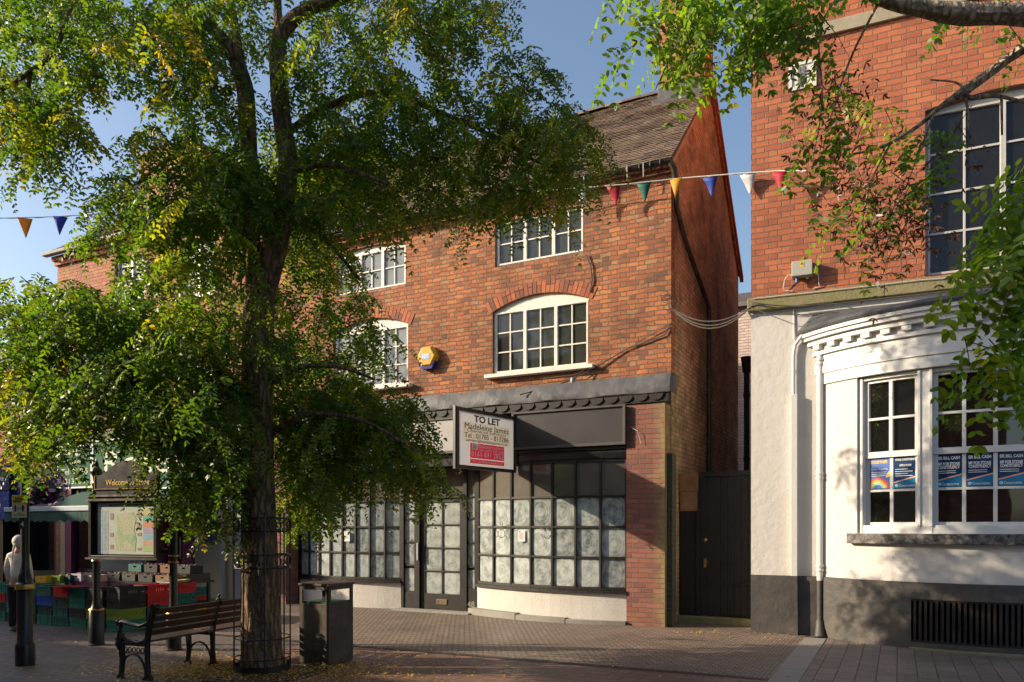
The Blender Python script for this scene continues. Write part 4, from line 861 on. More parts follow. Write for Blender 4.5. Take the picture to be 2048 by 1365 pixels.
m = MB(); m.box(gs(152), gs(318), VW - .03, VW + .1, 0, .498); m.build('stallriser', M_MAG, lb_)
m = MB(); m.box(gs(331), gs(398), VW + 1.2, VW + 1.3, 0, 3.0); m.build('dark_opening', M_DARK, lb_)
m = MB(); m.box(gs(372), gs(393), VW - .12, VW - .06, .02, 2.3); dr = m.build('magenta_door', M_MAG, lb_)
m = MB(); q = gs(374); m.tube([(q, -.0 + VW - .12, 1.5), (q, VW - .2, 1.5), (q, VW - .2, .95), (q, VW - .12, .95)], .02, 6); m.build('handle', M_STEEL, dr)
m = MB(); m.box(gs(394), gs(468), VW - .06, VW + .2, 0, 4.297); m.build('cream_wall', M_CREAM, lb_)
m = MB(); m.box(gs(469), L1, VW - .04, VW + .2, 0, 4.297); m.build('grey_wall', M_GREYW, lb_)
m = MB(); q = gs(456); m.tube([(q, VW - .15, 4.2), (q, VW - .15, .02)], .06, 10)
for z in (1.4, 2.6): m.tube([(q, VW - .15, z), (q, VW - .15, z + .12)], .08, 10)
m.build('downpipe', plain('grey_downpipe', (.3, .29, .29), .5), lb_, smooth=True)
m = MB(); m.box(gs(128), gs(394), VW - .25, VW + .1, 3.02, 4.36); m.build('fascia_backing', M_BLACK, lb_)
s, z = A.sz(426, 1062, VW); t = thing('wall_sign', 'small navy sign on the cream wall beside the magenta door', 'sign', A.w(s, VW - .08, z), A.rz); m = MB(); m.box(-.22, .22, -.03, -.002, -.3, .3); m.build('board', M_BLUES, t, bevel=.005)
m = MB(); m.slab(rect(-.2, -.28, .2, .28), [rect(-.185, -.265, .185, .265)], -.034, -.031); m.build('border', M_GREYT, t)
# green fascia signs
def gsign(pxa, pxb, za, zb, label, txt, nm='shop_sign'):
    a, b = A.S(pxa, VW - .34), A.S(pxb, VW - .34); t = thing(nm, label, 'sign', A.w(a, VW - .34, za), A.rz); w = b - a; h = zb - za
    m = MB(); m.box(0, w, 0, .08, 0, h); m.build('board', M_GREENS, t)
    m = MB(); m.slab(rect(-.03, -.03, w + .03, h + .03), [rect(.012, .012, w - .012, h - .012)], -.02, .03); m.build('border', M_TXTW, t)
    m = MB()
    for (tx, x, zz, sz, wd) in txt: m.text(tx, sz, x * w, -.006, zz * h, width=wd * w)
    m.build('lettering', M_TXTC, t); return t
za, zb = A.sz(150, 975, VW - .34)[1], A.sz(150, 893, VW - .34)[1]
gsign(117, 183, za, zb, 'green shop sign with the address and telephone number', [('46 High', .5, .80, .22, .62), ('Street', .5, .56, .22, .45), ('Tel: 01785', .5, .32, .22, .80), ('813788', .5, .08, .22, .62)])
za, zb = A.sz(260, 978, VW - .34)[1], A.sz(260, 878, VW - .34)[1]
gsign(187, 392, za, zb, 'long green shop sign with big cream lettering behind the tree', [('Roses', .5, .30, .95, .78), ('Your local', .72, .06, .22, .32)])
# awning
t = thing('awning', 'dark green shop awning with a pale front bar', 'awning', A.w(0, VW - .28, 0), A.rz)
ya = -1.5; q0, q1 = A.S(165, VW - .28), A.S(392, VW - .28) - .1; zt_ = A.sz(165, 984, VW - .28)[1]; f0 = A.S(12, VW - .28 + ya); zf = A.sz(100, 1019, VW - .28 + ya)[1]; f0 = max(f0, q0 - .9); f1 = q1
m = MB(); n = 14
for i in range(n):
    x0, x1 = q0 + (q1 - q0) * i / n, q0 + (q1 - q0) * (i + 1) / n; X0, X1 = f0 + (f1 - f0) * i / n, f0 + (f1 - f0) * (i + 1) / n
    for k in range(5):
        a, b = k / 5, (k + 1) / 5; P = lambda xa, xb, u: (xa + (xb - xa) * u, ya * u, zt_ + (zf - zt_) * u - .06 * math.sin(math.pi * u))
        m.face([P(x0, X0, a), P(x0, X0, b), P(x1, X1, b), P(x1, X1, a)])
m.build('canopy', M_AWN, t, smooth=True)
m = MB(); m.box(f0, f1, ya - .06, ya, zf - .05, zf + .07); m.build('front_bar', plain('pale_bar', (.42, .48, .52), .5), t, bevel=.01)
m = MB(); 
for i in range(40):
    a, b = f0 + (f1 - f0) * i / 40, f0 + (f1 - f0) * (i + 1) / 40; w = lambda x: .02 * math.sin(x * 9); h = lambda x: .30 + .03 * math.sin(x * 21); m.face([(a, ya - .03 + w(a) * .0, zf - .05), (a, ya - .03 + w(a), zf - h(a)), (b, ya - .03 + w(b), zf - h(b)), (b, ya - .03, zf - .05)])
m.build('valance', M_AWN, t)
for x in (q0 + .2, q1 - .2): m = MB(); m.tube([(x, 0, zt_ - .7), (x, ya, zf - .05)], .02, 6); m.build('arm', M_BLACK, t)
# neighbours further along the street
def house(nm, label, s0, s1, v0, dep, ze, rise, mat, roofm, cols, gm, fascia=None, ch=True):
    t = thing(nm, label, 'building', (*A.O, 0), A.rz); ws = []
    n = cols; sp = (s1 - s0) / n
    for i in range(n):
        c = s0 + sp * (i + .5)
        for z in [k for k in (4.3, 7.2) if k + 1.7 < ze]: ws.append((c - .55, c + .55, z, z + 1.4))
    m = MB(); m.slab(rect(s0, 3.4, s1, ze), [rect(w[0], w[2], w[1], w[3]) for w in ws], v0, v0 + .3); m.box(s0, s1, v0 + dep - .2, v0 + dep, 0, ze)
    for s in (s0, s1 - .2): m.slab([(v0 + .301, 0), (v0 + dep - .201, 0), (v0 + dep - .201, ze), (v0 + dep / 2, ze + rise), (v0 + .301, ze)], [], -(s + .2), -s, Matrix(((0, -1, 0, 0), (1, 0, 0, 0), (0, 0, 1, 0), (0, 0, 0, 1))))
    m.build('wall', mat, t)
    for w in ws: window(t, *w, 0, v0 + .08, (1, 1), 2, mat=M_WHITE2, gm=gm, sill=.06, ms=.03)
    m = MB(); m.slab([(v0 - .25, ze - .03), (v0 + dep / 2, ze + rise), (v0 + dep + .25, ze - .03), (v0 + dep + .25, ze + .09), (v0 + dep / 2, ze + rise + .14), (v0 - .25, ze + .09)], [], -s1, -s0, Matrix(((0, -1, 0, 0), (1, 0, 0, 0), (0, 0, 1, 0), (0, 0, 0, 1)))); rf = m.build('roof', roofm, t)
    if ch: 
        m = MB(); m.box(s1 - 1.2, s1 - .4, v0 + dep / 2 - .4, v0 + dep / 2 + .4, ze + rise - .5, ze + rise + 1.3); cc = m.build('chimney', M_BRICKL, rf)
    m = MB(); m.box(s0, s1, v0, v0 + .3, 2.6, 3.398); m.build('fascia', fascia or M_BLUES, t)
    m = MB(); k = max(2, int((s1 - s0) / 1.2))
    for i in range(k + 1): x = s0 + (s1 - s0) * i / k; m.box(max(s0, x - .09), min(s1, x + .09), v0 - .02, v0 + .25, 0, 2.598)
    m.box(s0 + .1, s1 - .1, v0 + .0, v0 + .2, 0, .5); m.build('shopfront', M_BLACK, t)
    m = MB(); m.box(s0 + .1, s1 - .1, v0 + .26, v0 + .27, .5, 2.59); m.build('shop_glass', M_GLASSD, t); return t
house('far_building', 'lower brick building at the far left beyond the greengrocer', -25.8, L0 - .03, VW, 7, 6.3, 1.7, M_BRICKL, M_SLATE, 3, M_GLASSB, ch=False)
house('far_building', 'pale rendered building furthest along the street at the left', -36, -25.9, VW, 7, 6.4, 1.7, M_CREAM, M_SLATE, 3, M_GLASSB, ch=False)
# across the street, seen in the window reflections
house('opposite_building', 'brick building across the street, mirrored in the windows', 0, 10, -22, 7, 6.4, 2.6, M_BRICKL, M_SLATE, 3, M_GLASSB)
house('opposite_building', 'cream building across the street, mirrored in the windows', -12, -.1, -22, 7, 7.2, 2.4, M_CREAM, M_SLATE, 4, M_GLASSB)
house('opposite_building', 'dark brick house across the street beside the cream one, mirrored in the windows', -26, -12.1, -21, 7, 6.8, 2.6, M_BRICKL, M_SLATE, 4, M_GLASSB)
eb = thing('shade_building', 'unseen brick building added beyond the left edge to shade the greengrocer', 'building', (-26, 11.7, 0), R_(90))  # added out of view, only to keep low sun off the greengrocer
m = MB(); hs_ = [rect(1 + i * 2.6, z, 2.1 + i * 2.6, z + 1.5) for i in range(4) for z in (3.4,)]
m.slab(rect(0, 0, 13, 7.0), hs_, 0, .3); m.box(0, .3, .301, 7, 0, 7.0); m.box(12.7, 13, .301, 7, 0, 7.0); m.box(0, 13, 7.001, 7.3, 0, 7.0); m.build('wall', M_BRICKL, eb)
for h_ in hs_: window(eb, h_[0][0], h_[1][0], h_[0][1], h_[2][1], 0, .08, (1, 1), 2, mat=M_WHITE2, gm=M_GLASSB, sill=.06, ms=.03)
m = MB(); m.slab([(-.3, 7.0), (3.6, 9.3), (7.6, 7.0), (7.6, 7.15), (3.6, 9.48), (-.3, 7.15)], [], -13.1, .1, Matrix(((0, -1, 0, 0), (1, 0, 0, 0), (0, 0, 1, 0), (0, 0, 0, 1)))); m.build('roof', M_SLATE, eb)
# signs of the shop beyond
def flat(nm, label, cat, px0, py0, px1, py1, v, mat, txt=(), tm=M_TXTW):
    a, zb = A.sz(px0, py0, v); b, _ = A.sz(px1, py0, v); za = A.sz(px0, py1, v)[1]; t = thing(nm, label, cat, A.w(a, v, za), A.rz); w, h = b - a, zb - za
    m = MB(); m.box(0, w, 0, .05, 0, h); m.build('board', mat, t, bevel=.004)
    m = MB(); 
    for (tx, x, z, s, wd) in txt: m.text(tx, s, x * w, -.004, z * h, width=wd, bold=.02)
    if txt: m.build('lettering', tm, t)
    return t
flat('shop_sign', 'navy shop sign with white words at the left edge', 'sign', -60, 935, 18, 984, VW - .15, M_BLUES, [('OPENED', .52, .70, .3, .9), ('in the', .75, .38, .25, .5), ('evening', .62, .08, .25, .7)])
flat('shop_sign', 'bright blue shop sign below the navy one at the left edge', 'sign', -60, 986, 18, 1040, VW - .16, M_BLUE2, [('cleaning', .55, .35, .4, 1.0)])
flat('hanging_sign', 'blue and white panel hanging above the flower basket', 'sign', 36, 895, 56, 932, VW - .7, M_BLUE2)
# flower basket
bc = AT(90, 968, 17.0); t = thing('flower_basket', 'hanging basket of purple and white petunias above the awning', 'flower basket', bc)
m = MB(); m.lathe([(.05, -.45), (.25, -.35), (.36, -.12), (.38, -.1)], 14); m.tube([(0, 0, .7), (0, .4, .72), (0, .9, .7)], .015, 5); m.tube([(.3, 0, -.1), (0, 0, .7), (-.3, 0, -.1)], .008, 4); m.build('basket', M_BLACK, t)
rr = random.Random(4); lm = MB(); fm = MB(); wm = MB()
for k in range(900):
    d = Vector((rr.gauss(0, 1), rr.gauss(0, 1), rr.gauss(0, 1))).normalized(); p = Vector((d.x * .5, d.y * .4, d.z * .42 - .05)) * rr.uniform(.75, 1.05); a = d.orthogonal().normalized(); b = d.cross(a); r = .035
    if k % 4 == 0 or k % 7 == 0:
        mb = fm if rr.random() < .75 else wm; r = .045; mb.face([p + d * .03 + (a * math.cos(q * 1.0472) + b * math.sin(q * 1.0472)) * r for q in range(6)])
    else: lm.face([p - a * r, p + b * r * .6, p + a * r, p - b * r * .6])
lm.build('leaves', plain('basket_green', (.05, .10, .02), .5), t); fm.build('purple_petunias', plain('petunia_purple', (.13, .012, .19), .5), t); wm.build('white_petunias', plain('petunia_white', (.6, .5, .6), .5), t)

# ---------------- lamp post ----------------
P = G(50, 1330); t = thing('street_lamp', 'tall black street lamp post rising into the leaves at the left', 'street lamp', (*P, 0), 0)
m = MB(); m.lathe([(.112, 0), (.112, .23), (.105, .27), (.09, .29), (.09, .95), (.105, .96), (.105, 1.03), (.08, 1.05), (.075, 1.12), (.058, 1.18), (.055, 1.22), (.05, 1.25), (.05, 3.2), (.07, 3.22), (.07, 3.3), (.04, 3.35), (.04, 3.6)], 24); m.build('post', M_IRON, t, smooth=True)
m = MB(); m.lathe([(.108, .965), (.11, 1.0), (.108, 1.025)], 24); m.build('gold_band', M_GOLD, t)
m = MB(); m.lathe([(.06, 3.6), (.08, 3.65), (.19, 4.15), (.21, 4.18), (.20, 4.22), (.06, 4.45), (.03, 4.5), (.03, 4.56), (.005, 4.68)], 6); 
m.build('lantern', M_IRON, t)
m = MB(); m.lathe([(.085, 3.67), (.185, 4.12)], 6); m.build('lantern_glass', plain('lantern_glass', (.3, .3, .28), .2), t)
m = MB(); m.text('2', .09, 0, -.056, 1.87); m.text('4', .09, 0, -.056, 1.76); m.build('lettering', M_TXTW, t)
m = MB(); m.box(-.04, .025, -.0545, -.05, 1.73, 1.96); m.build('number_plate', M_BLACK, t)
zb2, zt2 = CH + (HZ - 1036) / F * P[1], CH + (HZ - 991) / F * P[1]
t = thing('distancing_sign', 'yellow and white social distancing sign strapped to the street lamp', 'sign', (P[0] - .03, P[1] - .06, zb2), R_(6)); h = zt2 - zb2; w = .17
m = MB(); m.box(-w / 2, w / 2, -.012, 0, 0, h); m.build('plate', M_CREAMP, t); m = MB(); m.box(-w / 2 + .004, w / 2 - .004, -.0145, -.0125, h * .62, h - .006); m.build('yellow_panel', M_YEL, t)
m = MB(); m.text('SOCIAL', .035, 0, -.017, h * .80, width=.09, bold=.02); m.text('DISTANCING', .035, 0, -.017, h * .68, width=.135, bold=.02); m.text('KEEP', .018, 0, -.0145, h * .18); m.text('DISTANCE 2m', .02, 0, -.0145, h * .09, width=.13)
for sx in (-.045, .045): m.ball((sx, -.014, h * .52), (.010, .002, .011), 8, 5); m.slab([(sx - .016, h * .5), (sx + .016, h * .5), (sx + .01, h * .36), (sx + .008, h * .27), (sx - .008, h * .27), (sx - .01, h * .36)], [], -.0145, -.0125)
m.slab([(-.022, h * .4), (-.012, h * .43), (-.012, h * .41), (.012, h * .41), (.012, h * .43), (.022, h * .4), (.012, h * .37), (.012, h * .39), (-.012, h * .39), (-.012, h * .37)], [], -.0145, -.0125)
m.build('lettering', M_TXTB, t)

# ---------------- town map board ----------------
p1, p2 = Vector((*G(193, 1290), 0)), Vector((*G(347, 1300), 0)); dd = p2 - p1; wN = dd.length; rzN = math.atan2(dd.y, dd.x)
t = thing('map_board', 'black town map notice board on two posts with a Welcome header', 'notice board', p1, rzN)
for x in (0, wN):
    m = MB(); m.lathe([(.115, 0), (.115, .02), (.105, .03), (.105, .50), (.09, .52), (.065, .60), (.055, .66), (.052, 1.28), (.052, 2.35), (.06, 2.37), (.06, 2.42), (.045, 2.44), (.05, 2.5), (.085, 2.56), (.08, 2.6), (.03, 2.66), (.035, 2.69), (.015, 2.74), (.005, 2.78)], 20, (x, 0)); po = m.build('post', M_IRON, t, smooth=True)
    for z in (1.24, 1.33, .515): m = MB(); m.lathe([(.068 if z > 1 else .108, z), (.072 if z > 1 else .11, z + .012), (.068 if z > 1 else .105, z + .024)], 20, (x, 0)); m.build('gold_band', M_GOLD, po)
c0, c1, z0, z1 = .06, wN - .12, 1.28, 2.19
yb = -.20
m = MB(); m.slab(rect(c0, z0, c1, z1), [rect(c0 + .05, z0 + .06, c1 - .05, z1 - .07)], yb, yb + .12); m.box(c0 + .045, c1 - .045, yb + .06, yb + .115, z0 + .05, z1 - .06); m.box(c0, wN - .06, yb + .121, yb + .17, z0 + .1, z0 + .16); m.box(.0, wN, yb + .121, yb + .17, z1 - .16, z1 - .1); m.build('case', plain('case_dark', (.05, .045, .045), .35, metal=.5), t, bevel=.004)
m = MB(); m.box(c0 - .02, c1 + .02, yb - .02, yb - .002, z1 - .06, z1 - .03); m.box(c0 - .02, c1 + .02, yb - .04, yb - .002, z0 + .005, z0 + .03); m.box(c0 - .04, c1 + .04, yb - .02, yb + .14, z1 + .002, z1 + .03); m.build('steel_trim', M_STEEL, t)
hx0, hx1 = c0 + .06, c1 - .02; zh = z1 + .10
m = MB(); out = [(hx0, zh), (hx1, zh), (hx1, zh + .22)] + [((hx0 + hx1) / 2 + (hx1 - hx0) / 2 * u * .72, zh + .22 + .20 * (1 - u * u)) for u in (1, .7, .4, .1, -.1, -.4, -.7, -1)] + [(hx0, zh + .22)]
m.slab(out, [], yb + .05, yb + .10); m.box(hx0 + .02, hx1 - .02, yb + .06, yb + .1, z1 + .031, zh - .001); m.build('header', M_BLACK, t)
m = MB(); m.tube([(x, yb + .045, z) for x, z in [(hx0 + .015, zh + .015), (hx1 - .015, zh + .015), (hx1 - .015, zh + .205)]], .006, 4); m.tube([(x, yb + .045, z) for x, z in [(hx0 + .015, zh + .015), (hx0 + .015, zh + .21)]], .006, 4); m.build('gold_border', M_GOLD, t)
m = MB(); m.text('Welcome to Stone', .12, (hx0 + hx1) / 2 + .04, yb + .045, zh + .07, width=.80, bold=.01); m.build('lettering', M_TXTG, t)
mx0, mx1, mz0, mz1 = c0 + .13, c1 - .07, z0 + .08, z1 - .09; mw_, mh = mx1 - mx0, mz1 - mz0; y_ = yb + .055
m = MB(); m.box(mx0, mx1, y_ - .003, y_ + .004, mz0, mz1); mp = m.build('map_poster', plain('map_paper', (.50, .55, .48), .4, var=.05), t)
def mrect(nm, mat, rs, k=0):
    m = MB()
    for (a, b, c, d) in rs: m.box(mx0 + a * mw_, mx0 + c * mw_, y_ - .0055 - k, y_ - .0035 - k, mz0 + b * mh, mz0 + d * mh)
    return m.build(nm, mat, mp)
mrect('green_title_bar', plain('map_green', (.06, .22, .16), .4), [(.2, .93, .98, .975)]); mrect('blue_index', plain('map_blue', (.30, .47, .62), .4), [(0, .93, .18, .99), (0, 0, .08, .03), (.10, 0, .18, .03)])
mrect('index_column', plain('map_index', (.48, .58, .62), .4), [(0, .04, .085, .88), (.095, .04, .18, .86)])
rr = random.Random(8)
mrect('index_print', plain('map_print', (.12, .2, .32), .5), [(.01 + .095 * c, .06 + i * .026, .01 + .095 * c + rr.uniform(.04, .065), .068 + i * .026) for c in (0, 1) for i in range(31)], .0023)
for i, c in enumerate([(.55, .50, .20), (.12, .42, .28), (.62, .25, .16), (.42, .32, .52), (.22, .46, .60), (.58, .36, .26), (.38, .52, .24)]): mrect('advert_panel', plain('advert_%d' % i, c, .45), [(.80, .76 - i * .117, .985, .86 - i * .117)])
mrect('side_drawing', plain('map_drawing', (.36, .24, .18), .5, var=.5, nscale=60), [(.22, .68, .28, .80), (.22, .34, .28, .42), (.22, .1, .28, .18), (.70, .72, .77, .82), (.70, .5, .77, .58), (.70, .36, .77, .42), (.70, .08, .77, .13)])
m = MB(); m.slab([(mx0 + x * mw_, mz0 + z * mh) for x, z in [(.33, .08), (.66, .06), (.68, .3), (.64, .5), (.68, .7), (.62, .82), (.42, .80), (.33, .76), (.35, .5), (.31, .3)]], [], y_ - .0055, y_ - .0035)
nm = N('street_map'); co = nm.co(); v = nm.n('ShaderNodeTexVoronoi', feature='DISTANCE_TO_EDGE'); nm.l(co, v.inputs[0]); v.inputs['Scale'].default_value = 34
c = nm.ramp(nm.noise(co, 5, 3, .5), [(.35, (.16, .36, .14)), (.5, (.40, .44, .22)), (.65, (.45, .38, .26))]); c = nm.mix(nm.ramp(v.outputs[0], [(.03, 1.0), (.07, 0.0)]), c, (.58, .56, .50)); nm.set(c, .45); m.build('street_map', nm.m, mp)

# ---------------- bench ----------------
o0 = G(300, 1362); o1 = G(430, 1332); bx = Vector((o1[0] - o0[0], o1[1] - o0[1], 0)); BL = bx.length; rzB = math.atan2(bx.y, bx.x)
t = thing('park_bench', 'long dark slatted bench with ornate cast iron ends beside the tree', 'bench', (*o0, 0), rzB)
bz = .84
def bend(x, arm):
    f = MB(); Mx = Matrix(((0, 1, 0, 0), (1, 0, 0, 0), (0, 0, 1, 0), (0, 0, 0, 1)))
    # rear leg and back upright, front leg, arch between them, seat rail
    f.slab([(.03, 0), (-.035, 0), (-.03, .03), (.0, .08), (.015, .25), (.01, .44), (-.03, .65), (-.07, .80), (-.10, bz), (-.065, bz + .03), (-.03, bz), (.03, .66), (.07, .46), (.07, .40), (.06, .20), (.07, .05), (.10, .02), (.10, 0)], [], x - .02, x + .02, Mx)
    f.slab([(.40, 0), (.50, 0), (.50, .02), (.465, .05), (.45, .20), (.47, .34), (.46, .43), (.415, .43), (.40, .34), (.395, .2), (.42, .06), (.40, .02)], [], x - .02, x + .02, Mx)
    arc_ = [(.255 + .19 * math.cos(math.pi * i / 10), .05 + .24 * math.sin(math.pi * i / 10)) for i in range(11)]
    f.tube([(x, p[0], p[1]) for p in arc_], .014, 6)
    f.box(x - .02, x + .02, .071, .42, .385, .42)
    if arm:
        for k in range(5): c = .115 + k * .065; f.tube([(x, c + .025 * math.cos(a * .9), .335 + .03 * math.sin(a * .9)) for a in range(8)], .008, 5)
        f.tube([(x, .08, .30), (x, .42, .30)], .009, 5)
    fo = f.build('end_frame' if arm else 'middle_frame', M_IRON, t, bevel=.004)
    if arm:
        a = MB(); a.tube([(x, -.08, bz), (x, -.05, .74), (x, .03, .66), (x, .15, .615), (x, .30, .63), (x, .42, .655), (x, .48, .64)], [.03, .026, .022, .022, .024, .026, .02], 8)
        a.tube([(x, .02, .52), (x, .08, .45), (x, .20, .415), (x, .35, .44), (x, .44, .47)], [.018, .02, .022, .024, .024], 8)
        a.tube([(x, .45, .63), (x, .47, .55), (x, .46, .47), (x, .475, .40), (x, .46, .33)], [.03, .024, .04, .048, .03], 8)
        a.ball((x, .495, .64), (.03, .04, .04), 10, 7); a.ball((x, .48, .46), (.036, .045, .04), 8, 6)
        for k in range(9): a.ball((x + .035 * math.cos(k * .7), .45 + .02 * math.sin(k), .62 - .01 * k + .01 * math.sin(k * 2)), .014, 6, 4)
        for k in range(9): a.ball((x + .038 * math.cos(k * .7), .455, .50 - .018 * k), .016, 6, 4)
        a.build('arm_rest', plain('worn_iron', (.035, .033, .03), .28, metal=.5), fo, smooth=True)
        c = MB(); c.tube([(x - .035, -.075, bz - .0), (x + .035, -.075, bz - .0)], .042, 14); c.tube([(x - .042, -.075, bz), (x + .042, -.075, bz)], .02, 10); c.build('scroll', M_IRON, fo)
    else:
        c = MB(); c.ball((x, -.07, bz + .05), .02, 10, 7); c.build('knob', M_IRON, fo)
bend(0, True); bend(BL, False); bend(2 * BL, True)
for s_ in (0, 1):
    xa, xb = s_ * BL + .022, (s_ + 1) * BL - .022
    for k in range(4):
        u = k / 3; zc = .545 + .245 * u; yc = .018 - .088 * u
        m = MB(); Mr = Matrix.Translation((0, yc, zc)) @ Matrix.Rotation(R_(19), 4, 'X'); m.box(xa, xb, -.012, .012, -.034, .034); m.v = [tuple(Mr @ Vector(v)) for v in m.v]; m.build('back_slat', M_SLAT, t, bevel=.004)
    for k in range(5): m = MB(); y = .11 + k * .078; m.box(xa, xb, y - .033, y + .033, .421, .447); m.build('seat_slat', M_SLAT, t, bevel=.004)

# ---------------- litter bin ----------------
BP = Vector((-2.30, 9.50, 0)); t = thing('litter_bin', 'square brown grey metal litter bin standing right of the tree', 'litter bin', BP, A.rz); wb = .48; hb = 1.03
m = MB()
for side_ in range(4):
    Mr = Matrix.Translation((-wb / 2, wb / 2, 0)) @ Matrix.Rotation(R_(90 * side_), 4, 'Z') @ Matrix.Translation((-wb / 2, -wb / 2, 0))
    m.slab(rect(.0, .02, wb, hb - .03), [rect(.05, .78, wb - .05, .955)], 0, .018, Mr)
m.build('body', M_BIN, t, bevel=.003)
m = MB(); m.box(-wb - .012, .012, -.012, wb + .012, hb - .029, hb + .006); m.build('lid', M_BIN, t, bevel=.006)
m = MB(); m.box(-wb + .03, -.03, .03, wb - .03, .05, .80); m.build('liner', plain('green_liner', (.01, .07, .035), .5), t)
m = MB(); m.box(-wb / 2 - .04, -wb / 2 + .04, wb / 2 - .04, wb / 2 + .04, .801, hb - .03); m.build('centre_post', M_BLACK, t)

# ---------------- crates, trays and boxes ----------------
PL = {k: plain('crate_' + k, c,   .7, var=.12, nscale=5, dirt=(.03, .03, .028), dirtamt=.2) for k, c in dict(green=(.01, .20, .13), teal=(.008, .12, .095), darkgreen=(.008, .05, .035), grey=(.03, .03, .03), black=(.014, .014, .014), red=(.50, .012, .012), lime=(.18, .27, .02), blue=(.005, .07, .42), yellow=(.6, .42, .02)).items()}
crate_me = {}
def crate_mesh(col, w, d, h, wave=False):
    key = (col, w, d, h)
    if key in crate_me: return crate_me[key]
    m = MB(); n = 4
    for side_ in range(4):
        ww = w if side_ % 2 == 0 else d; dd_ = d if side_ % 2 == 0 else w
        Mr = Matrix.Rotation(R_(90 * side_), 4, 'Z') @ Matrix.Translation((-ww / 2, -dd_ / 2, 0))
        hs = [rect(ww * (.34 + .09 * k), h * .38, ww * (.34 + .09 * k) + .011, h * .66) for k in range(n)] + [rect(ww * .08 + k * .03, h * .42, ww * .08 + k * .03 + .02, h * .50) for k in range(2)] + [rect(ww * .82 + k * .03, h * .42, ww * .82 + k * .03 + .02, h * .50) for k in range(2)]
        m.slab([(.012, .0), (ww - .012, .0), (ww - .004, h - .012), (.004, h - .012)], hs, .006, .012, Mr)
        a = MB(); a.box(-.002, ww + .002, -.004, .016, h - .022, h - .004); a.box(.006, ww - .006, 0, .008, .004, .024); a.box(.004, ww - .004, 0, .006, h * .74, h * .78)
        for k in (.25, .72): a.box(ww * k, ww * k + .008, -.0, .006, .02, h - .02)
        m.raw([Mr @ Vector(v) for v in a.v], a.f)
    m.box(-w / 2 + .014, w / 2 - .014, -d / 2 + .014, d / 2 - .014, .004, .012)
    o = m.build('plastic_crate', PL[col], None); me = o.data; bpy.data.objects.remove(o); crate_me[key] = me; return me
CN = {'green': 'bright green', 'teal': 'teal', 'darkgreen': 'dark green', 'grey': 'dark grey', 'black': 'black', 'red': 'red', 'lime': 'lime green', 'blue': 'blue', 'yellow': 'yellow'}
def crate(col, w, d, h, loc, rz, label):
    o = bpy.data.objects.new('plastic_crate', crate_mesh(col, w, d, h)); COL.objects.link(o); o.location = loc; o.rotation_euler = (0, 0, rz); tag(o, label, 'crate', 'stacked plastic crates of the greengrocer')
K0 = Vector((*G(208, 1262), 0)); ks, kv = (K0 - Vector((*A.O, 0))).dot(Vector((*A.R, 0))), (K0 - Vector((*A.O, 0))).dot(Vector((*A.D, 0)))
lev = ['bottom', 'second', 'third', 'top']
cw, cdp, chh = .47, .34, .178
front = [['green', 'lime', 'grey', 'grey'], ['green', 'grey', 'green', 'teal'], ['teal', 'teal', 'darkgreen', 'red'], ['green', 'darkgreen', 'blue', 'teal'], ['darkgreen', 'teal', 'darkgreen', 'teal'], ['darkgreen', 'green', 'darkgreen', 'green'], ['green', 'darkgreen', 'red', 'green']]
cn = ['column behind the left map post', 'column left of the map post', 'column below the red basket', 'column right of the lamp post', 'column behind the lamp post', 'column beside the person', 'leftmost column']
for i, colm in enumerate(front):
    for k, c in enumerate(colm):
        j = random.uniform(-.012, .012); crate(c, cw - .02, cdp, chh, A.w(ks - .26 - i * (cw + .0), kv + cdp / 2 + j, k * (chh - .004)), A.rz + random.uniform(-.04, .04), f'{CN[c]} crate, {lev[k]} of the {cn[i]}')
sidec = [['green', 'lime', 'black', 'black'], ['green', 'teal', 'red', 'red'], ['green', 'darkgreen', 'teal', 'red']]
sn = ['stack right of the left map post', 'middle stack below the map', 'stack beside the right map post']
for i, colm in enumerate(sidec):
    for k, c in enumerate(colm): crate(c, .36, .50, chh + .012, A.w(ks + .20 + .02 * i, kv + .27 + i * .51, k * (chh + .008)), A.rz + random.uniform(-.03, .03), f'{CN[c]} crate, {lev[k]} of the {sn[i]}')
TL = ['lowest', 'second lowest', 'just above the yellow', 'just above the teal', 'above the black one', 'just above the red', 'topmost']
tr_c = ['darkgreen', 'yellow', 'teal', 'black', 'red', 'teal', 'teal']
tp = Vector((*G(383, 1232), 0))
for k, c in enumerate(tr_c): crate(c, .48, .36, .085, tp + Vector((random.uniform(-.01, .01), 0, k * .08)), A.rz + random.uniform(-.06, .06), f'{CN[c]} shallow tray, {TL[k]} in the pile right of the map board')
def produce(px, py, Y, w, h, mat, label, fruit=None, d=.3, fr=.035, name='produce_box', rz=None):
    c = AT(px, py, Y); t = thing(name, label, 'box', (c.x, c.y, c.z), A.rz if rz is None else rz)
    m = MB(); m.slab([(-w / 2, 0), (w / 2, 0), (w / 2 + .01, h), (-w / 2 - .01, h)], [rect(-.04, h * .55, .04, h * .75)], -.0, .012)
    m.box(-w / 2, w / 2, d - .012, d, 0, h); m.box(-w / 2, -w / 2 + .01, .013, d - .013, 0, h); m.box(w / 2 - .01, w / 2, .013, d - .013, 0, h); m.box(-w / 2 + .011, w / 2 - .011, .013, d - .013, 0, .01); m.build('carton', mat, t)
    if fruit:
        m = MB()
        for i in range(34): m.ball((random.uniform(-w / 2 + fr, w / 2 - fr), random.uniform(fr, d - fr), h * .72 + random.uniform(-.01, .03)), fr * random.uniform(.8, 1.1), 8, 6)
        m.build('vegetables', fruit, t, smooth=True)
    return t
FV = [plain('veg_%d' % i, c, .5) for i, c in enumerate([(.12, .03, .02), (.16, .14, .03), (.10, .01, .03), (.03, .06, .01), (.2, .1, .03), (.04, .02, .03)])]
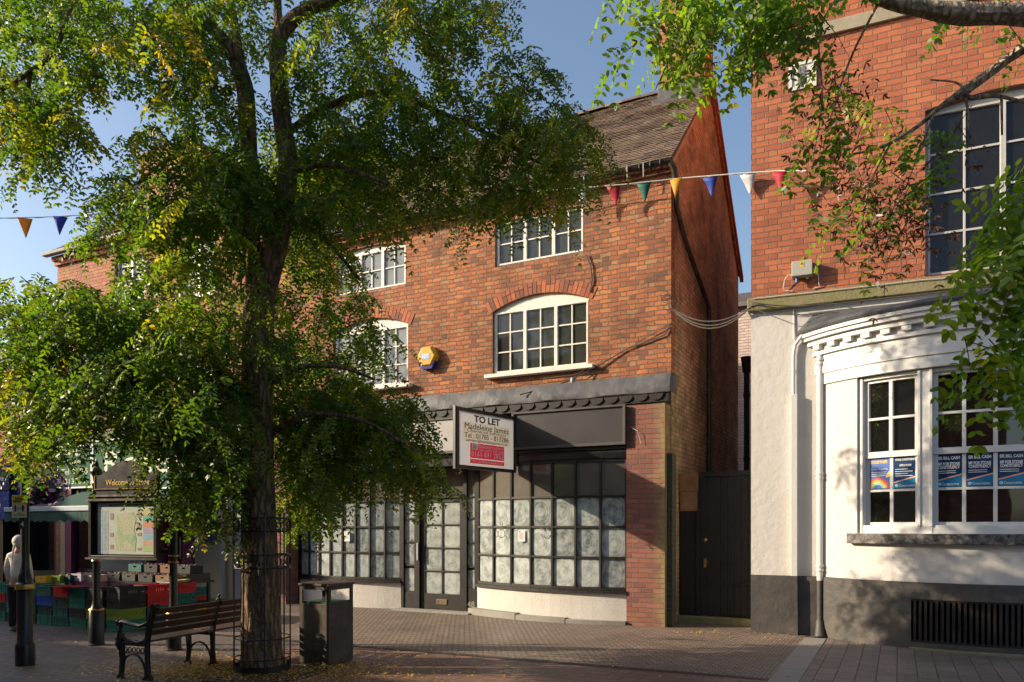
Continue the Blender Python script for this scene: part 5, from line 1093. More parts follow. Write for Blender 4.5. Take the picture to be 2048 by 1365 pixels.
YF = (K0.y + .15)
prods = [(81, 1166, .28, .11, PL['yellow'], 'yellow cardboard box on the crates near the lamp post', None), (111, 1167, .22, .13, PL['lime'], 'lime green cardboard box on the crates', FV[1]), (133, 1166, .18, .13, PL['darkgreen'], 'dark green box between the lime and the white boxes', FV[3]), (152, 1163, .26, .13, plain('white_purple_box', (.38, .36, .45), .6, var=.4, nscale=9), 'white and purple cardboard box on the crates', FV[0]), (176, 1165, .16, .12, plain('pale_bag', (.42, .36, .28), .7, var=.3, nscale=12), 'crumpled pale paper sack box beside the left map post', None)]
for (px, py, w, h, mt, lb, fv) in prods: produce(px, py, 13.05, w, h, mt, lb, fv)
tb_ = thing('produce_table', 'low black display table behind the crate stacks', 'table', A.w(ks - .3, kv + 1.2, 0), A.rz)
m = MB(); m.box(-2.6, .55, -.15, .9, .70, .74); m.build('table_top', M_BLACK, tb_)
for x in (-2.5, .45):
    for y in (-.1, .8): m = MB(); m.box(x, x + .05, y, y + .05, 0, .699); m.build('leg', M_BLACK, tb_)
zt_t = .742
def prod2(s, v, w, h, mt, lb, fv, z=zt_t): 
    c = A.w(s, v, z); return produce((c.x / c.y * F + 1024), HZ - (c.z - CH) / c.y * F, c.y, w, h, mt, lb, fv)
wood = plain('wood_crate_brown', (.22, .11, .05), .8, var=.3)
lst = [(.08, .35, wood, 'brown cardboard tray below the map board at its left', 0), (-.38, .38, PL['black'], 'black tray of vegetables next to the brown one', 2), (-.85, .36, PL['grey'], 'dark grey tray of vegetables behind the left map post', 4), (-1.3, .36, PL['black'], 'black tray of vegetables left of the map post', 1), (-1.78, .36, PL['blue'], 'blue tray of vegetables behind the boxes', 5)]
for (ds, w, mt, lb, fi) in lst: prod2(ks - .1 + ds, kv + 1.15, w, .13, mt, lb, FV[fi])
lst2 = [(.10, .34, PL['black'], 'black tray on the rear row below the map, nearest its right post', 3), (-.36, .36, wood, 'brown wooden tray on the rear row below the map', 0), (-.82, .36, PL['black'], 'black tray on the rear row behind the left map post', 2), (-1.28, .36, PL['teal'], 'teal tray on the rear row of the display', 5)]
for (ds, w, mt, lb, fi) in lst2: prod2(ks - .1 + ds, kv + 1.6, w, .15, mt, lb, FV[fi], .88)
m = MB(); m.box(-2.5, .5, .3, .85, .741, .875); m.build('riser', M_BLACK, tb_)
pc = A.w(ks + .2, kv + 1.2, 4 * (chh + .008) + .01)
for k, (c, lb) in enumerate((((.45, .5, .55), 'white cardboard sheet lying lowest on the red crates'), ((.16, .32, .55), 'blue and white flattened card on top of the red crates'), ((.6, .5, .05), 'yellow card lying crooked on the red crates'))):
    m = MB(); m.box(-.17, .17, -.2, .2, 0, .012); o = m.build('flattened_card', plain('card_%d' % k, c, .6, var=.2)); o.location = pc + Vector((.03 * k, .03 * k, .016 * k)); o.rotation_euler = (0, 0, A.rz + .3 * k); tag(o, lb, 'card')

# ---------------- person ----------------
PP = Vector((*G(37, 1263), 0)); t = thing('person', 'white haired person in a cream shirt and black trousers seen from behind', 'person', PP, R_(8)); ph = 1.60
def skin(name, verts, edges, rads, mat, parent, sub=2):
    me = bpy.data.meshes.new(name); me.from_pydata(verts, edges, []); o = bpy.data.objects.new(name, me); COL.objects.link(o); o.parent = parent; me.materials.append(mat)
    md = o.modifiers.new('skin', 'SKIN'); sv = me.skin_vertices[0].data
    for i, r in enumerate(rads): sv[i].radius = r if hasattr(r, '__len__') else (r, r)
    sv[0].use_root = True; md.use_smooth_shade = True
    s = o.modifiers.new('sub', 'SUBSURF'); s.levels = s.render_levels = sub
    return o
# facing +y (away from the camera)
SKN = plain('skin', (.45, .26, .19), .55)
bv = [(0, 0, .86), (0, 0, 1.0), (0, .01, 1.18), (0, .0, 1.30), (0, .01, 1.37), (0, .02, 1.43), (0, .03, 1.50), (0, .03, 1.56),
      (.13, .0, 1.26), (.175, -.01, 1.03), (.165, .09, .82), (.16, .13, .75), (-.13, .0, 1.26), (-.175, -.02, 1.03), (-.16, .07, .82), (-.155, .10, .75),
      (.085, 0, .80), (.09, .01, .45), (.09, -.01, .08), (.09, .10, .035), (-.085, 0, .80), (-.09, .02, .45), (-.09, -.01, .08), (-.09, .10, .035)]
be = [(0, 1), (1, 2), (2, 3), (3, 4), (4, 5), (5, 6), (6, 7), (3, 8), (8, 9), (9, 10), (10, 11), (3, 12), (12, 13), (13, 14), (14, 15), (0, 16), (16, 17), (17, 18), (18, 19), (0, 20), (20, 21), (21, 22), (22, 23)]
br = [(.10, .08), (.09, .07), (.09, .07), (.09, .07), .05, .065, .085, .06, .042, .034, .028, .03, .05, .038, .028, .03, .075, .052, .038, .03, .075, .052, .038, .03]
skin('body', bv, be, br, SKN, t)
for sg in (-1, 1):
    for k in range(4): pass
skin('shirt', [(0, 0, .84), (0, 0, 1.02), (0, .0, 1.20), (0, .0, 1.32), (0, .01, 1.37), (.135, .0, 1.27), (.18, -.01, 1.04), (.17, .07, .86), (-.135, .0, 1.27), (-.18, -.02, 1.04), (-.165, .05, .86)], [(0, 1), (1, 2), (2, 3), (3, 4), (3, 5), (5, 6), (6, 7), (3, 8), (8, 9), (9, 10)],
     [(.15, .12), (.14, .11), (.14, .10), (.10, .08), (.055, .055), .055, .048, .042, .055, .048, .042], plain('cream_shirt', (.74, .68, .60), .85, var=.06, nscale=14, bump=.01, bscale=12), t)
skin('trousers', [(0, 0, .86), (.09, 0, .74), (.095, .01, .44), (.095, -.005, .06), (-.09, 0, .74), (-.095, .02, .44), (-.095, -.005, .06)], [(0, 1), (1, 2), (2, 3), (0, 4), (4, 5), (5, 6)], [(.15, .12), .095, .07, .058, .095, .07, .058], plain('black_trousers', (.014, .013, .015), .9), t)
for sg in (-1, 1):
    m = MB(); m.ball((sg * .093, .05, .035), (.042, .12, .035), 12, 8); m.build('shoe', plain('tan_shoe', (.22, .18, .14), .6), t, smooth=True)
m = MB(); m.ball((0, .015, 1.515), (.10, .112, .108), 18, 12); m.ball((0, -.05, 1.47), (.06, .045, .05), 12, 8)
m.tube([(-.02, -.09, 1.45), (-.03, -.115, 1.36), (-.035, -.13, 1.24), (-.045, -.13, 1.12)], [.02, .014, .011, .004], 8); m.build('hair', plain('white_hair', (.62, .58, .52), .7, var=.15, nscale=40, bump=.006, bscale=60), t, smooth=True)
m = MB(); m.ball((0, .125, 1.50), (.012, .02, .02), 8, 6); m.ball((.085, .03, 1.50), (.012, .02, .03), 8, 6); m.ball((-.085, .03, 1.50), (.012, .02, .03), 8, 6); 
m.build('ears_and_nose', SKN, t, smooth=True)
m = MB(); m.ball((.03, .105, 1.515), .011, 8, 6); m.ball((-.03, .105, 1.515), .011, 8, 6); m.box(-.02, .02, .108, .116, 1.455, 1.462); m.build('eyes_and_mouth', plain('face_dark', (.1, .05, .04), .5), t)

# ---------------- bunting ----------------
def bunting(name_label, pts, flags, strcol, size=(.25, .35)):
    o0 = pts[0]; t = thing('bunting', name_label, 'bunting', o0)
    m = MB(); m.tube([p - o0 for p in pts], .009, 5)
    m2 = MB(); m2.tube([p - o0 + Vector((0, .012, .012 * math.sin(i * 2.3))) for i, p in enumerate(pts)], .006, 4); m.raw(m2.v, m2.f); m.build('string', plain('bunting_string', (.55, .54, .52), .6), t)
    for (px, col, tw) in flags:
        for i in range(len(pts) - 1):
            a, b = pts[i], pts[i + 1]; xa, xb = a.x / a.y * F + 1024, b.x / b.y * F + 1024
            if min(xa, xb) <= px <= max(xa, xb):
                c = a.lerp(b, (px - xa) / (xb - xa)); d = (b - a); d.z = 0; d.normalize()
                if d.x < 0: d = -d
                w, h = size; mm = MB(); nv = Vector((-d.y, d.x, 0)); rows_ = 5
                g = []
                for r in range(rows_ + 1):
                    u = r / rows_; hw = w / 2 * (1 - u) + .002; off = nv * (tw * .08 * math.sin(u * 2.2)); cc = c - o0 + Vector((0, 0, -.005 - h * u)) + off + d * (.02 * tw * u)
                    g += [cc - d * hw, cc + nv * (.03 * (1 - u) * tw), cc + d * hw]
                fs = []
                for r in range(rows_):
                    for q in range(2): i0 = r * 3 + q; fs.append((i0, i0 + 3, i0 + 4, i0 + 1))
                mm.raw(g, fs); ob = mm.build('pennant', FLAG[col], t, smooth=True); md = ob.modifiers.new('solid', 'SOLIDIFY'); md.thickness = .002
                break
FLAG = {}
for k, c in dict(white=(.62, .63, .66), red=(.45, .01, .035), green=(.004, .13, .09), yellow=(.70, .33, .02), blue=(.01, .05, .33)).items():
    f = N('pennant_' + k); f.set(c, .6); tr = f.n('ShaderNodeBsdfTranslucent'); tr.inputs[0].default_value = (*c, 1); mx = f.n('ShaderNodeMixShader'); mx.inputs[0].default_value = .35; f.l(f.b.outputs[0], mx.inputs[1]); f.l(tr.outputs[0], mx.inputs[2]); f.l(mx.outputs[0], f.o.inputs[0]); FLAG[k] = f.m
def strand(ctrl, n=30):
    out = []
    for i in range(len(ctrl) - 1):
        a, b = ctrl[i], ctrl[i + 1]
        for k in range(n // (len(ctrl) - 1)): out.append(a.lerp(b, k / (n // (len(ctrl) - 1))))
    return out + [ctrl[-1]]
bunting('bunting of six pennants strung from the old roof gutter to the orange brick wall', strand([AT(980, 392, 14.6), AT(1150, 377, 14.0), AT(1250, 369, 13.6), AT(1360, 357, 13.2), AT(1480, 347, 12.6), AT(1560, 342, 12.2), AT(1615, 342, 11.85)], 36),
        [(1162, 'white', .6), (1227, 'red', 1), (1288, 'green', .4), (1355, 'yellow', -1), (1420, 'blue', .6), (1495, 'white', .8), (1560, 'red', .2)], None, (.26, .35))
bunting('bunting with an orange and a blue pennant against the sky at the far left', strand([AT(-220, 452, 15.5), AT(0, 437, 16.0), AT(110, 434, 16.4), AT(230, 426, 16.8), AT(300, 420, 17.0)], 24), [(50, 'yellow', .5), (121, 'blue', -.5), (-60, 'red', 1)], None, (.28, .42))

# ---------------- trees ----------------
def limb(m, pts, n=10, wob=.0, sc=None):
    P_ = [AT(p[0], p[1], p[3]) for p in pts]; R__ = [p[2] * p[3] / F for p in pts]; out = []; ro = []
    for i in range(len(P_) - 1):
        p0 = P_[max(i - 1, 0)]; p1 = P_[i]; p2 = P_[i + 1]; p3 = P_[min(i + 2, len(P_) - 1)]; k = 5
        for j in range(k):
            u = j / k; q = .5 * ((2 * p1) + (-p0 + p2) * u + (2 * p0 - 5 * p1 + 4 * p2 - p3) * u * u + (-p0 + 3 * p1 - 3 * p2 + p3) * u ** 3)
            out.append(q); ro.append(R__[i] * (1 - u) + R__[i + 1] * u)
    out.append(P_[-1]); ro.append(R__[-1]); 
    b = len(m.v); m.tube(out, ro, n); 
    if wob:
        k = 0
        for i, c in enumerate(out):
            for j in range(n):
                v = Vector(m.v[b + k]); a = j / n * 2 * math.pi; f = 1 + wob * (math.sin(a * 5 + i * .35) * .5 + math.sin(a * 9 + 1.3 + i * .5) * .5 + random.uniform(-.3, .3)); m.v[b + k] = tuple(c + (v - c) * f); k += 1
    return out, ro
def norm(a): return a / np.maximum(np.linalg.norm(a, axis=-1, keepdims=True), 1e-9)
def crown(name, parent, blobs, mat, leaflet=.05, wid=.5, yellow=0.0, seed=1, K=9, M=6, droop=.5, offset=Vector((0, 0, 0)), twiglen=(.3, .6), twr=1.0):
    rg = np.random.default_rng(seed); org = []; lv = []
    for bl_ in blobs:
        px, py, r, Y, dy, n = bl_[:6]; ye = bl_[6] if len(bl_) > 6 else 0
        a = rg.uniform(0, 2 * np.pi, n); q = r * np.sqrt(rg.uniform(0, 1, n)); X_ = px + q * np.cos(a); Z_ = py + q * np.sin(a) * .8; Yy = Y + rg.normal(0, dy, n)
        org.append(np.stack([(X_ - 1024) / F * Yy, Yy, CH + (HZ - Z_) / F * Yy], 1)); lv.append(np.full(n, ye))
    O_ = np.concatenate(org); ye = np.concatenate(lv); n = len(O_)
    az = rg.uniform(0, 2 * np.pi, n); dz = rg.uniform(-1.0, .15, n) * droop * 2; d = norm(np.stack([np.cos(az), np.sin(az), dz], 1)); L = rg.uniform(*twiglen, n)
    tt = (np.arange(K) + .6) / K
    P_ = O_[:, None] + d[:, None] * (L[:, None] * tt)[..., None]; P_[..., 2] -= .45 * L[:, None] * tt ** 2
    tang = d[:, None] * np.ones((1, K, 1)); tang[..., 2] -= .9 * tt; tang = norm(tang)
    side = norm(np.cross(tang, np.array([0, 0, 1.0]) + rg.normal(0, .25, (n, K, 3)))) * np.where(np.arange(K) % 2, 1, -1)[None, :, None]
    r = norm(side * .9 + tang * .55 + np.array([0, 0, -.35]) + rg.normal(0, .22, (n, K, 3))); r[:, -1] = norm(tang[:, -1] + rg.normal(0, .1, (n, 3)))
    RL = leaflet * rg.uniform(3.2, 4.8, (n, K)); rows = (np.arange(M) + .8) / M
    C = P_[:, :, None] + r[:, :, None] * (RL[..., None] * rows)[..., None]; C[..., 2] -= (.35 * RL[..., None]) * rows ** 2
    rt = r[:, :, None] * np.ones((1, 1, M, 1)); rt[..., 2] -= .7 * rows; rt = norm(rt)
    up = norm(np.array([0, 0, 1.0]) + rg.normal(0, .45, (n, K, 1, 3))); sd = norm(np.cross(rt, up * np.ones_like(rt))); 
    allc, alld, alln = [], [], []
    for sg in (-1, 1):
        dl = norm(sd * sg * .92 + rt * .35 + np.array([0, 0, -.25]) + rg.normal(0, .13, rt.shape)); allc.append(C.reshape(-1, 3)); alld.append(dl.reshape(-1, 3)); alln.append(norm(np.cross(dl, rt) * sg + rg.normal(0, .3, rt.shape)).reshape(-1, 3))
    tip = C[:, :, -1] + 0 * r; allc.append(tip.reshape(-1, 3)); alld.append(rt[:, :, -1].reshape(-1, 3)); alln.append(norm(np.cross(rt[:, :, -1], sd[:, :, -1])).reshape(-1, 3))
    lvv = np.clip(rg.uniform(0, 1.0, (n, 1)) * .55 + rg.uniform(0, .9, (n, K)) * .38 + .75 * ye[:, None] * rg.uniform(0, 1, (n, K)), 0, 1); lm = np.repeat(lvv[..., None], M, 2).reshape(-1)
    c = np.concatenate(allc); dl = np.concatenate(alld); nn = np.concatenate(alln); nn = norm(nn + rg.normal(0, .35, nn.shape)); la = np.concatenate([lm, lm, lvv.reshape(-1)])
    keep = rg.uniform(0, 1, len(c)) > .07; c, dl, nn, la = c[keep], dl[keep], nn[keep], la[keep]; q = len(c)
    ll = leaflet * rg.uniform(.7, 1.15, q)[:, None]; w = norm(np.cross(dl, nn)) * ll * wid * .5
    dn_ = nn * ll * .10 * rg.normal(0, 1, (q, 1)); V = np.stack([c, c + dl * ll * .2 + w * .84, c + dl * ll * .5 + w + dn_, c + dl * ll * .82 + w * .7, c + dl * ll + dn_, c + dl * ll * .82 - w * .7, c + dl * ll * .5 - w + dn_, c + dl * ll * .2 - w * .84], 1).reshape(-1, 3) - np.array(offset)
    me = bpy.data.meshes.new(name); me.vertices.add(len(V)); me.vertices.foreach_set('co', V.astype(np.float32).ravel()); me.loops.add(q * 8); me.loops.foreach_set('vertex_index', np.arange(q * 8, dtype=np.int32)); me.polygons.add(q); me.polygons.foreach_set('loop_start', np.arange(0, q * 8, 8, dtype=np.int32)); me.polygons.foreach_set('loop_total', np.full(q, 8, dtype=np.int32))
    at_ = me.attributes.new('lv', 'FLOAT', 'FACE'); at_.data.foreach_set('value', la.astype(np.float32)); me.update(); me.validate(); me.materials.append(mat)
    o = bpy.data.objects.new(name, me); COL.objects.link(o); o.parent = parent
    # twigs
    m = MB()
    for i in range(n):
        pts = [Vector(O_[i]), Vector(P_[i, K // 2]), Vector(P_[i, -1])]; m.tube([p - offset for p in pts], [.006 * twr, .004 * twr, .002 * twr], 3, cap=False)
    print(name, 'leaflets', q); return o, m
TY = 9.2; TB = G(525, 1343); TO = Vector((*TB, 0))
mt_ = thing('locust_tree', 'large locust tree with drooping leaflets growing through the iron guard', 'tree', TO)
m = MB()
limb(m, [(525, 1352, 44, TY), (524, 1300, 39, TY), (520, 1200, 36, TY), (517, 1000, 32, TY), (515, 800, 30, TY), (517, 660, 30, TY), (520, 560, 28, TY), (521, 520, 22, TY)], 28, .07)
limb(m, [(519, 600, 18, TY), (505, 500, 17, TY + .1), (500, 380, 16, TY + .1), (495, 250, 17, TY), (488, 170, 17, TY), (455, 90, 13, TY - .2), (395, 35, 10, TY - .4), (330, -20, 8, TY - .6), (230, -60, 6, TY - .8), (150, 0, 5, TY - .9), (110, 100, 5, TY - .9), (62, 143, 4.5, TY - .9), (0, 182, 3.5, TY - .9), (-80, 220, 2.5, TY - .8)], 14, .05)
limb(m, [(490, 180, 10, TY), (470, 60, 9, TY + .3), (452, -60, 7, TY + .5), (440, -200, 5, TY + .6)], 9)
limb(m, [(62, 140, 4, TY - .9), (48, 230, 3, TY - .8), (42, 320, 2, TY - .7)], 6)
limb(m, [(523, 600, 26, TY), (548, 500, 25, TY - .1), (568, 400, 21, TY - .15), (576, 330, 18, TY - .15), (562, 220, 18, TY - .1), (557, 120, 18, TY), (560, 70, 16, TY), (610, 22, 13, TY), (690, -5, 11, TY), (780, -50, 9, TY), (880, -120, 6, TY)], 16, .05)
limb(m, [(557, 90, 9, TY), (555, 0, 8, TY + .2), (550, -150, 6, TY + .3)], 8)
subs = [[(570, 270, 8, TY), (650, 215, 7, TY + .3), (760, 185, 6, TY + .5), (880, 225, 5, TY + .6), (990, 275, 4, TY + .7), (1090, 330, 3, TY + .7), (1180, 330, 2, TY + .7)], [(500, 820, 12, TY), (445, 745, 10, TY - .3), (380, 690, 8, TY - .5), (290, 645, 6, TY - .6), (200, 640, 4, TY - .6), (110, 665, 3, TY - .6)],
        [(548, 765, 8, TY), (600, 735, 6, TY - .1), (680, 735, 4, TY - .1), (750, 760, 2.5, TY)], [(540, 870, 7, TY), (610, 830, 6, TY - .3), (720, 840, 4, TY - .4), (830, 900, 2.5, TY - .4)], [(490, 340, 6, TY), (420, 300, 5, TY - .3), (320, 330, 3, TY - .5), (230, 420, 2, TY - .5)],
        [(505, 480, 7, TY), (420, 430, 5, TY + .3), (330, 450, 4, TY + .5), (240, 500, 3, TY + .6)], [(505, 900, 8, TY), (440, 850, 6, TY + .3), (340, 830, 4, TY + .5), (200, 860, 3, TY + .5), (90, 900, 2, TY + .4)], [(560, 430, 6, TY), (640, 470, 5, TY + .2), (720, 560, 3, TY + .2)],
        [(395, 35, 6, TY - .4), (330, 60, 4, TY - .4), (270, 120, 3, TY - .4)], [(990, 275, 3, TY + .7), (975, 330, 2, TY + .7), (985, 400, 1.5, TY + .7)], [(570, 350, 6, TY), (660, 330, 5, TY - .4), (780, 370, 3, TY - .6)]]
for s_ in subs: limb(m, s_, 7)
m.v = [tuple(Vector(v) - TO) for v in m.v]; m.build('trunk', M_BARK, mt_, smooth=True)
blobs = [  # px, py, radius, distance, spread, sprays, yellow
 (60, 40, 110, TY - .8, .6, 60), (60, 190, 100, TY - .8, .5, 50, .1), (70, 290, 60, TY - .8, .4, 28, .15), (145, 280, 35, TY - .7, .3, 8, .05), (70, 375, 25, TY - .7, .2, 3, .1), (165, 180, 60, TY - .7, .5, 18), (-60, 200, 130, TY - .5, .6, 40),
 (230, 40, 110, TY - .5, .8, 56, .18), (220, 130, 45, TY - .4, .5, 12, .1), (360, 60, 100, TY - .4, .8, 50, .2), (380, 150, 75, TY - .3, .6, 32, .15), (330, 200, 40, TY - .3, .4, 10), (430, 230, 60, TY - .2, .5, 22, .05), (480, 60, 80, TY, .8, 34, .05),
 (640, 90, 70, TY, .8, 26), (740, 50, 90, TY, .8, 40, .1), (850, 30, 85, TY + .1, .7, 36, .25), (930, 50, 60, TY + .1, .5, 24, .25), (975, 30, 40, TY + .1, .4, 12), (890, 110, 40, TY + .1, .4, 12, .2), (700, 150, 70, TY + .2, .6, 24), (610, 200, 60, TY + .1, .6, 20),
 (760, 220, 90, TY + .3, .7, 52), (880, 220, 80, TY + .4, .6, 44, .02), (1000, 190, 60, TY + .5, .4, 26), (1050, 170, 45, TY + .6, .3, 14), (1040, 260, 80, TY + .5, .5, 42), (1130, 280, 65, TY + .6, .4, 30), (1180, 310, 40, TY + .6, .3, 12), (1000, 350, 85, TY + .5, .5, 44, .05), (1100, 370, 70, TY + .6, .4, 30), (1060, 430, 45, TY + .5, .3, 10, .03), (930, 430, 45, TY + .5, .3, 12), (880, 340, 90, TY + .4, .6, 50), (760, 330, 100, TY + .2, .6, 62), (660, 300, 80, TY, .6, 44), (800, 420, 60, TY + .3, .5, 22, .05), (700, 420, 80, TY + .1, .6, 36, .02),
 (330, 330, 70, TY - .3, .6, 34, .08), (420, 340, 70, TY - .2, .6, 34), (250, 420, 60, TY - .5, .5, 26), (350, 440, 80, TY - .2, .6, 46, .05), (450, 450, 60, TY, .6, 28), (210, 480, 40, TY - .5, .4, 12, .04), (620, 430, 60, TY - .2, .6, 24), (640, 540, 60, TY - .1, .6, 26, .1), (700, 540, 45, TY, .5, 12), (630, 640, 60, TY, .5, 26, .1), (700, 640, 50, TY, .4, 14, .03), (740, 700, 45, TY, .4, 13), (400, 540, 80, TY - .1, .6, 40, .05), (300, 560, 70, TY - .3, .5, 32, .08), (460, 560, 50, TY, .6, 18),
 (60, 630, 70, TY - .8, .5, 34), (150, 650, 80, TY - .7, .6, 48, .04), (250, 660, 90, TY - .5, .6, 60, .03), (360, 670, 90, TY - .3, .6, 60), (440, 690, 60, TY - .1, .6, 30), (40, 740, 80, TY - .6, .6, 48, .1), (150, 770, 90, TY - .5, .7, 62), (270, 790, 90, TY - .4, .7, 66, .02), (380, 800, 90, TY - .2, .7, 60, .05), (460, 800, 60, TY, .6, 30), (60, 860, 80, TY - .5, .6, 44, .04), (160, 825, 50, TY - .4, .6, 22), (280, 840, 60, TY - .3, .7, 30), (495, 400, 45, TY - .7, .3, 26), (490, 330, 40, TY - .7, .3, 20), (600, 1010, 40, TY - .2, .3, 9), (445, 1060, 25, TY - .2, .3, 4), (380, 900, 80, TY - .1, .7, 50, .03), (440, 950, 60, TY, .6, 36), (370, 980, 50, TY - .2, .5, 22, .03), (330, 950, 25, TY - .3, .4, 4), (60, 940, 40, TY - .6, .4, 9, .1), (430, 1020, 40, TY, .4, 11, .05),
 (600, 770, 70, TY - .1, .6, 42, .02), (600, 860, 80, TY - .2, .6, 56), (700, 820, 60, TY + .5, .4, 30), (640, 900, 60, TY + .5, .4, 30), (760, 860, 40, TY + .4, .4, 14), (690, 840, 80, TY - .3, .6, 50), (770, 840, 60, TY - .3, .5, 34), (820, 880, 50, TY - .3, .4, 22), (730, 920, 70, TY - .3, .5, 38), (820, 950, 50, TY - .3, .4, 18), (630, 950, 70, TY - .2, .6, 38), (600, 1030, 40, TY - .1, .4, 12), (700, 980, 40, TY - .3, .4, 8), (850, 990, 28, TY - .3, .3, 5), (560, 700, 40, TY, .5, 14), (680, 750, 50, TY, .4, 18, .03),
 (600, 330, 70, TY + 1.1, .4, 36), (590, 430, 70, TY + 1.1, .4, 36), (600, 530, 50, TY + 1.0, .4, 24), (540, 610, 50, TY + 1.1, .4, 24), (500, 450, 70, TY + 1.1, .4, 30),
 (300, -120, 180, TY - .3, .8, 60), (600, -120, 160, TY, .8, 60), (820, -100, 120, TY, .8, 36), (100, -120, 150, TY - .5, .8, 46)]
blobs = [(b[0], b[1] - (58 if b[1] >= 840 and b[0] < 335 else 30), b[2], b[3] + (1.0 if b[0] > 560 and b[1] > 520 else .45 if b[0] > 740 and b[1] > 300 else 0), b[4], max(1, int(b[5] * (.5 if b[1] in (540, 560, 640) else .85 if b[1] > 600 else .68)))) + tuple(b[6:]) for b in blobs]
cr, tw_ = crown('crown', mt_, blobs, M_LEAF, .056, .46, seed=3, offset=TO, twiglen=(.2, .48))
tw_.build('twigs', M_TWIG, mt_)

# near tree at the right
NY = 4.0; nb = Vector((4.9, 4.2, 0)); nt = thing('overhanging_tree', 'nearer locust tree whose pale limb and leaves hang in from the top right', 'tree', nb)
m = MB()
limb(m, [(2790, 1720, 60, NY + .2), (2760, 1300, 52, NY + .2), (2700, 700, 46, NY + .2), (2600, 300, 40, NY + .1), (2520, 60, 34, NY)], 16, .05)
limb(m, [(2600, 300, 30, NY + .1), (2450, 130, 27, NY), (2250, 60, 24, NY), (2048, 30, 21, NY), (1930, 28, 20, NY), (1850, 18, 16, NY), (1760, -4, 13, NY), (1650, -60, 10, NY), (1500, -120, 8, NY)], 16, .07)
limb(m, [(2250, 60, 16, NY), (2150, 70, 13, NY + .1), (2048, 98, 10, NY + .2), (1975, 150, 9, NY + .2), (1925, 185, 10, NY + .2), (1880, 215, 5, NY + .25), (1840, 250, 4, NY + .3), (1770, 292, 3, NY + .3), (1690, 312, 2, NY + .3)], 10, .06)
for s_ in [[(1925, 188, 6, NY + .2), (1945, 196, 5, NY + .2), (1990, 192, 4, NY + .2), (2050, 205, 3, NY + .2)], [(1930, 190, 3, NY + .2), (1936, 225, 2.5, NY + .2), (1936, 260, 1.5, NY + .2)], [(2003, 195, 3, NY + .2), (2004, 270, 2.2, NY + .2)], [(1870, 225, 2, NY + .25), (1840, 300, 1.6, NY + .3), (1810, 380, 1, NY + .3)], [(1860, 160, 1.5, NY + .3), (1910, 165, 2, NY + .25), (1930, 180, 3, NY + .2)], [(1780, 290, 2, NY + .3), (1740, 370, 1.5, NY + .3), (1720, 470, 1, NY + .3)],
           [(1700, -40, 3, NY), (1640, 60, 2.2, NY + .1), (1645, 200, 1.6, NY + .1), (1625, 320, 1, NY + .1)], [(1600, -90, 3, NY), (1450, -40, 2.6, NY + .1), (1370, 60, 2, NY + .2), (1310, 180, 1.2, NY + .2)], [(1500, -120, 3, NY), (1520, 0, 2.4, NY), (1480, 140, 1.4, NY)], [(2200, 60, 5, NY), (2130, 250, 4, NY - .5), (2060, 450, 3, NY - .8), (2000, 640, 2, NY - .9)], [(1760, 0, 3, NY), (1700, 120, 2, NY + .1), (1660, 240, 1.2, NY + .1)]]: limb(m, s_, 6)
m.v = [tuple(Vector(v) - nb) for v in m.v]; m.build('trunk', M_BARK2, nt, smooth=True)
nblobs = [(1300, 30, 55, NY + .3, .15, 8, .2), (1330, 110, 40, NY + .3, .15, 5), (1275, 170, 28, NY + .3, .1, 3), (1310, 170, 25, NY + .3, .1, 2), (1390, 50, 60, NY + .2, .15, 9, .15), (1430, 130, 45, NY + .2, .15, 6, .1), (1470, 40, 60, NY + .1, .2, 9, .05), (1500, 120, 45, NY + .1, .15, 5), (1480, 180, 25, NY + .1, .1, 2), (1540, 50, 60, NY + .1, .2, 9), (1620, 50, 55, NY, .15, 5, .1), (1625, 280, 25, NY + .1, .1, 2, .5), (1640, 340, 25, NY + .1, .1, 1, .1), (1590, 370, 20, NY + .2, .1, 1), (1680, 150, 40, NY + .1, .15, 2),
 (1720, 260, 60, NY + .3, .15, 2), (1780, 320, 60, NY + .3, .15, 2), (1720, 420, 60, NY + .3, .15, 2), (1780, 480, 50, NY + .3, .15, 2), (1690, 450, 40, NY + .3, .15, 2), (1840, 350, 40, NY + .3, .15, 2), (1900, 130, 40, NY + .3, .1, 1), (1960, 60, 60, NY + .2, .1, 2), (2020, 150, 40, NY + .2, .1, 1), (1850, 440, 40, NY + .3, .1, 2)]
nblobs = [(b[0] + 12, b[1] - 85, b[2] * .9, b[3], b[4], max(1, int(b[5] * (.75 if b[0] < 1450 else .9)))) + tuple(b[6:]) for b in nblobs]
cr2, tw2 = crown('crown', nt, nblobs, M_LEAF2, .046, .48, seed=11, K=7, offset=nb, twiglen=(.12, .28), twr=.5)
nblobs2 = [(2030, 340, 45, NY - .8, .1, 4), (1990, 430, 45, NY - .8, .1, 5), (2040, 480, 50, NY - .8, .15, 6, .03), (1970, 520, 35, NY - .9, .1, 3), (2030, 580, 45, NY - .9, .1, 5, .05), (1980, 620, 35, NY - .9, .1, 3, .1), (2040, 680, 40, NY - .9, .1, 4), (1930, 690, 32, NY - .9, .1, 3, .02), (1900, 720, 25, NY - .9, .1, 2), (1990, 720, 35, NY - .9, .1, 2, .15), (2060, 400, 60, NY - .8, .1, 5), (2080, 600, 50, NY - .8, .1, 4)]
nblobs2 = [(b[0] + 25, b[1] - 25, b[2], b[3], b[4], max(1, int(b[5] * .85))) + tuple(b[6:]) for b in nblobs2]
cr3, tw3 = crown('lower_crown', nt, nblobs2, M_LEAF2, .052, .5, seed=12, K=6, offset=nb, twiglen=(.12, .22), twr=.5)
tw2.raw(tw3.v, tw3.f); tw2.build('twigs', M_TWIG, nt)
